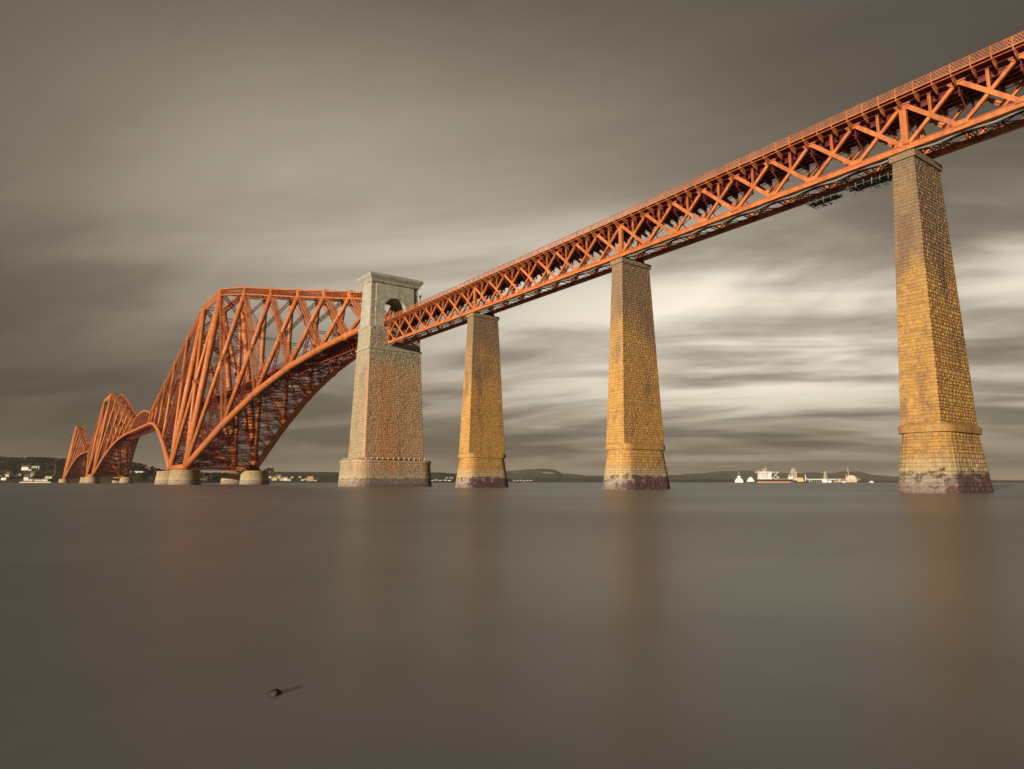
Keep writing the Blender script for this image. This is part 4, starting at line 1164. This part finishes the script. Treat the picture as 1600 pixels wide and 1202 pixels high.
# service boats
def boat(px, w, label, house_, mast, hullm=WH, dark=False):
    t = tth('workboat', label, 'boat', px, 'service boats by the terminal')
    mb = MB(); h = w/2
    mb.hexa([L(-h*.8, -.3, -3), L(h*.7, -.3, -3), L(h*.95, -.3, 0), L(h*.7, -.3, 3), L(-h*.8, -.3, 3)], [L(-h, 1.3, -4), L(h*.85, 1.6, -4), L(h*1.15, 2.0, 0), L(h*.85, 1.6, 4), L(-h, 1.3, 4)]); mb.build('hull', hullm, t)
    mb = MB(); y = 1.4; ww = w*.40
    for j, (a, hh) in enumerate(house_):
        c = 3.2-j*.7; mb.hexa([L(-w*a/2, y, -c), L(w*a/2, y, -c), L(w*a/2, y, c), L(-w*a/2, y, c)], [L(-w*a*.42, y+hh, -c), L(w*a*.42, y+hh, -c), L(w*a*.42, y+hh, c), L(-w*a*.42, y+hh, c)]); y += hh
    mb.build('deckhouse', WH, t)
    if dark:
        mb = MB(); mb.tube(L(-1.5, y-1), L(-1.5, y+2.2), 2.4, 2.2, 10); mb.build('funnel', HULL, t)
    mb = MB(); mb.tube(L(0, y-.2), L(0, y+mast), .55, .2, 6); mb.build('mast', WH, t); return t
boat(1147.5, 14, 'white workboat with tall central mast, leftmost of the anchored vessels', [(.92, 3.2), (.70, 2.2), (.30, 2.0), (.42, 1.6)], 7.2)
boat(1165, 14, 'small white tug with dark funnel just left of the tanker', [(.85, 2.4), (.6, 3.2), (.34, 1.6)], 2.0, HULL, True)
boat(1350, 7, 'tiny white boat right of the rounded platform', [(.5, 1.2)], 1.0)
boat(1307.5, 6, 'tiny white launch lying in front of the red plant', [(.6, 1.4)], .8)
# loading platform
t = tth('loading_platform', 'grey loading platform crowded with pipe towers beside a yellow plant block', 'jetty', 1232)
mb = MB(); bx(mb, -15, 17, -8, 8, 3.6, 4.6); mb.build('deck', LG, t)
for i in range(9):
    mb = MB(); mb.tube(L(-14+i*3.7, -1, -6), L(-14+i*3.7, 3.6, -6), .9, .9, 8); mb.build('pile', HULL, t)
for i, (x, h) in enumerate(((-6.8, 14), (-3.5, 19.5), (-1.4, 22.5), (1.6, 22), (3.6, 17))):
    mb = MB(); mb.lattice(L(x, 4.6), L(x, h), 3.2, 3.2, 4, .7, .4, w1=1.6, h1=1.6); mb.beam(L(x, h), L(x-2.2, h-4), .7, .7); mb.build('loading_arm', LG, t)
mb = MB(); bx(mb, -8.6, -2.5, -5, 5, 4.6, 9.6); mb.build('control_cabin', WH, t)
mb = MB(); bx(mb, -1.5, 8.5, -5, 5, 4.6, 7.5); mb.build('pipe_manifold', LG, t)
t = tth('plant_block', 'yellow plant block on the platform right of the pipe towers', 'machinery', 1239.5)
mb = MB(); mb.hexa([L(-5, 1.6, -12), L(5, 1.6, -12), L(5, 1.6, -9), L(-5, 1.6, -9)], [L(-4.4, 7.6, -12), L(3.6, 7.6, -12), L(3.6, 7.6, -9), L(-4.4, 7.6, -9)]); mb.build('housing', YEL, t)
mb = MB(); bx(mb, -6, 8, -13, -9, -.4, 1.6); mb.build('pontoon', HULL, t)
mb = MB(); mb.tube(L(8, 1.6, -10), L(8, 12.4, -10), 1.4, 1.2, 8); mb.build('post', WH, t)
mb = MB(); mb.beam(L(8, 8, -10), L(16, 1.5, -10), 1.2, 1.6); mb.build('gangway', WH, t)
# trestle jetty
t = tth('trestle_jetty', 'long pale trestle jetty linking the platforms', 'jetty', 1250)
mb = MB(); bx(mb, 0, 64, -2.5, 2.5, 4.4, 5.0); mb.build('deck', LG, t)
mb = MB(); bx(mb, 0, 64, -2.4, -2.2, 5.0, 5.9); mb.build('pipe_rack', WH, t)
for i in range(17):
    mb = MB(); mb.tube(L(1+i*3.9, -.5), L(1+i*3.9, 4.4), .8, .8, 6); mb.build('pile', LG, t)
# dolphin with pointed tower
t = tth('mooring_dolphin', 'white mooring dolphin with pointed lattice tower on the jetty', 'jetty', 1280)
mb = MB(); mb.tube(L(-2, -.5, -6), L(-2, 5.3, -6), 9, 9.5, 16); mb.tube(L(5, -.5, -6), L(5, 3.4, -6), 7, 7, 16); mb.build('base', WH, t)
mb = MB(); mb.lattice(L(-1.5, 5.3, -6), L(-1.5, 17.5, -6), 9.5, 9.5, 3, .9, .6, w1=1, h1=1); mb.build('tower', LG, t)
# red plant
t = tth('pipe_plant', 'low dull red plant between the pointed dolphin and the rounded platform', 'machinery', 1302)
mb = MB(); bx(mb, -9, 9, -4, 4, 1.0, 2.2); mb.build('deck', LG, t)
mb = MB(); mb.tube(L(-5, 2.2), L(-5, 5.4), 4.5, 4.5, 12); mb.build('tank', RED, t)
mb = MB(); mb.tube(L(-1, 2.2), L(-1, 5.6), 4, 4, 12); mb.build('tank', LG, t)
mb = MB(); bx(mb, 1, 9, -3, 3, 2.2, 5.6); mb.build('housing', RED, t)
for i in range(4):
    mb = MB(); mb.tube(L(-8+i*5.3, -.5), L(-8+i*5.3, 1), 1, 1, 6); mb.build('pile', HULL, t)
# rounded platform with mast
t = tth('round_platform', 'rounded cream platform with a tall mast, rightmost of the terminal', 'platform', 1319)
mb = MB(); R0 = [L(-7, .8, -8), L(7, .8, -8), L(7, .8, 8), L(-7, .8, 8)]
prof = [(.8, 7), (5, 7.0), (7.5, 6.2), (10, 4.8), (11.4, 2.8)]
for (ya, wa_), (yb, wb_) in zip(prof, prof[1:]):
    mb.hexa([L(-wa_, ya, -8*wa_/7), L(wa_, ya, -8*wa_/7), L(wa_, ya, 8*wa_/7), L(-wa_, ya, 8*wa_/7)], [L(-wb_, yb-.01, -8*wb_/7), L(wb_, yb-.01, -8*wb_/7), L(wb_, yb-.01, 8*wb_/7), L(-wb_, yb-.01, 8*wb_/7)])
mb.build('housing', flat_mat('cream_plant_paint', (.72, .63, .48), .6), t)
for i in range(4):
    for j in range(3):
        mb = MB(); bx(mb, -5.2+i*2.9, -4.2+i*2.9, -8.4, -7.9, 1.6+j*1.4, 2.3+j*1.4); mb.build('window', GLASS, t)
mb = MB(); mb.tube(L(-3.4, 10), L(-3.9, 24.5), 1.4, .5, 8); mb.build('mast', LG, t)
mb = MB(); mb.tube(L(-7, 6), L(-7, 12.6), .9, .7, 8); mb.build('post', WH, t)
mb = MB(); mb.beam(L(6, 9.5), L(10, 8.5), 1.2, 1.2); mb.beam(L(6.5, 6), L(14.5, 5.2), 1.6, 1.6); mb.beam(L(8, 3), L(12, 2.8), 1.2, 1.2); mb.build('boom', LG, t)
for i in range(4):
    mb = MB(); mb.tube(L(-5.5+i*3.6, -.5), L(-5.5+i*3.6, .8), 1.6, 1.6, 8); mb.build('pile', HULL, t)

# ------------------------------------------------------------------ scaffolds hung under the girder
BOARD = flat_mat('weathered_scaffold_board', (.10, .11, .085), .9)
def scaffold(x0, x1, y0, y1, label, seed):
    rnd = random.Random(seed); t = thing('hanging_scaffold', label, 'scaffold', (x0, 0, 0), 0, 'work platforms hung under the girder')
    W_ = x1-x0; z = 42.55
    n = int((y1-y0)/.30)
    for i in range(n):
        mb = MB(); y = y0+i*.30; a, b_ = rnd.uniform(-.5, .3), rnd.uniform(-.3, .6); mb.box(a, W_+b_, y, y+.26, z+rnd.uniform(0, .05), z+.10); mb.build('board', BOARD, t)
    for i in range(int(W_/1.1)+1):
        for y in (y0+.1, y1-.1):
            mb = MB(); x = min(i*1.1, W_); h = rnd.choice((.6, 1.0, 1.2, 1.9)); mb.tube((x, y, z-rnd.uniform(.2, .6)), (x, y, z+h), .05, n=6); mb.build('pole', GREYST, t)
    for y in (y0+.1, y1-.1):
        for h in (.55, 1.0):
            mb = MB(); mb.tube((-.3, y, z+h), (W_+.3, y, z+h), .03, n=6); mb.build('guard_rail', GREYST, t)
    for i in range(5):
        mb = MB(); x = rnd.uniform(-.4, W_+.4); mb.tube((x, y0-.9, z-.08), (x, y1+1.0, z-.08), .05, n=6); mb.build('ledger', DARK, t)
    for i in range(4):
        mb = MB(); x = rnd.uniform(.2, W_-.2); yy = rnd.uniform(y0, y1); d = rnd.uniform(.2, .5); mb.tube((x, yy, z-d), (x, yy, z), .03, n=6); mb.box(x-.2, x+.2, yy-.2, yy+.2, z-d-.06, z-d); mb.build('drop_foot', DARK, t)
scaffold(138.2, 142.2, .9, 2.7, 'dark work platform hung under the girder, left one of two beside the largest pier', 3)
scaffold(144.4, 150.2, .3, 2.5, 'longer work platform with pale poles hung under the girder, right beside the largest pier', 4)
# signal on the parapet
t = thing('signal_lamp', 'small dark signal lamp on the parapet near the grey tower', 'signal', (25.4, -4.2, 51.4))
mb = MB(); mb.tube((0, 0, 0), (0, 0, 1.5), .07, .06, 8); mb.build('post', DARK, t)
mb = MB(); mb.tube((-.02, -.18, 1.75), (-.02, .22, 1.75), .30, .30, 12); mb.box(-.25, .25, -.1, .15, 1.1, 1.5); mb.build('lamp_head', DARK, t)
# rock breaking the surface near the camera
rm = flat_mat('wet_dark_rock', (.060, .050, .046), .6, 0, .5, 60)
rk = V((185.55, -90.33, 0)); mb = MB(); N = 20; M_ = 7
rw = .048
for j in range(M_+1):
    for i in range(N):
        a = 2*math.pi*i/N; e = j/M_*math.pi/2
        n = mn.fractal(V((math.cos(a)*1.6, math.sin(a)*1.6, e*1.6)), .7, 2, 5)*.38
        mb.v.append((rw*(math.cos(e)*math.cos(a)*(1+n))+rw*.25*math.sin(e), rw*.9*math.cos(e)*math.sin(a)*(1+n), -.014+rw*.8*math.sin(e)*(1+n*.5)))
for j in range(M_):
    for i in range(N):
        k = (i+1) % N; mb.f.append((j*N+i, j*N+k, (j+1)*N+k, (j+1)*N+i)); mb.sm.append(True)
o = mb.build('rock', rm, loc=rk); o.rotation_euler.z = TR
tag(o, 'small dark rock tip breaking the still water in the foreground', 'rock')

# ------------------------------------------------------------------ haze over the firth
hm = bpy.data.materials.new('sea_haze'); hm.use_nodes = True; ht = hm.node_tree; ht.nodes.clear()
pv = ht.nodes.new('ShaderNodeVolumePrincipled'); pv.inputs['Color'].default_value = (.88, .82, .74, 1); pv.inputs['Density'].default_value = HAZE
pv.inputs['Anisotropy'].default_value = .1
ho = ht.nodes.new('ShaderNodeOutputMaterial'); ht.links.new(pv.outputs[0], ho.inputs['Volume'])
mb = MB(); mb.box(-60500, 60500, -60500, 60500, -2.5, 420); o = mb.build('haze', hm, kind='stuff')
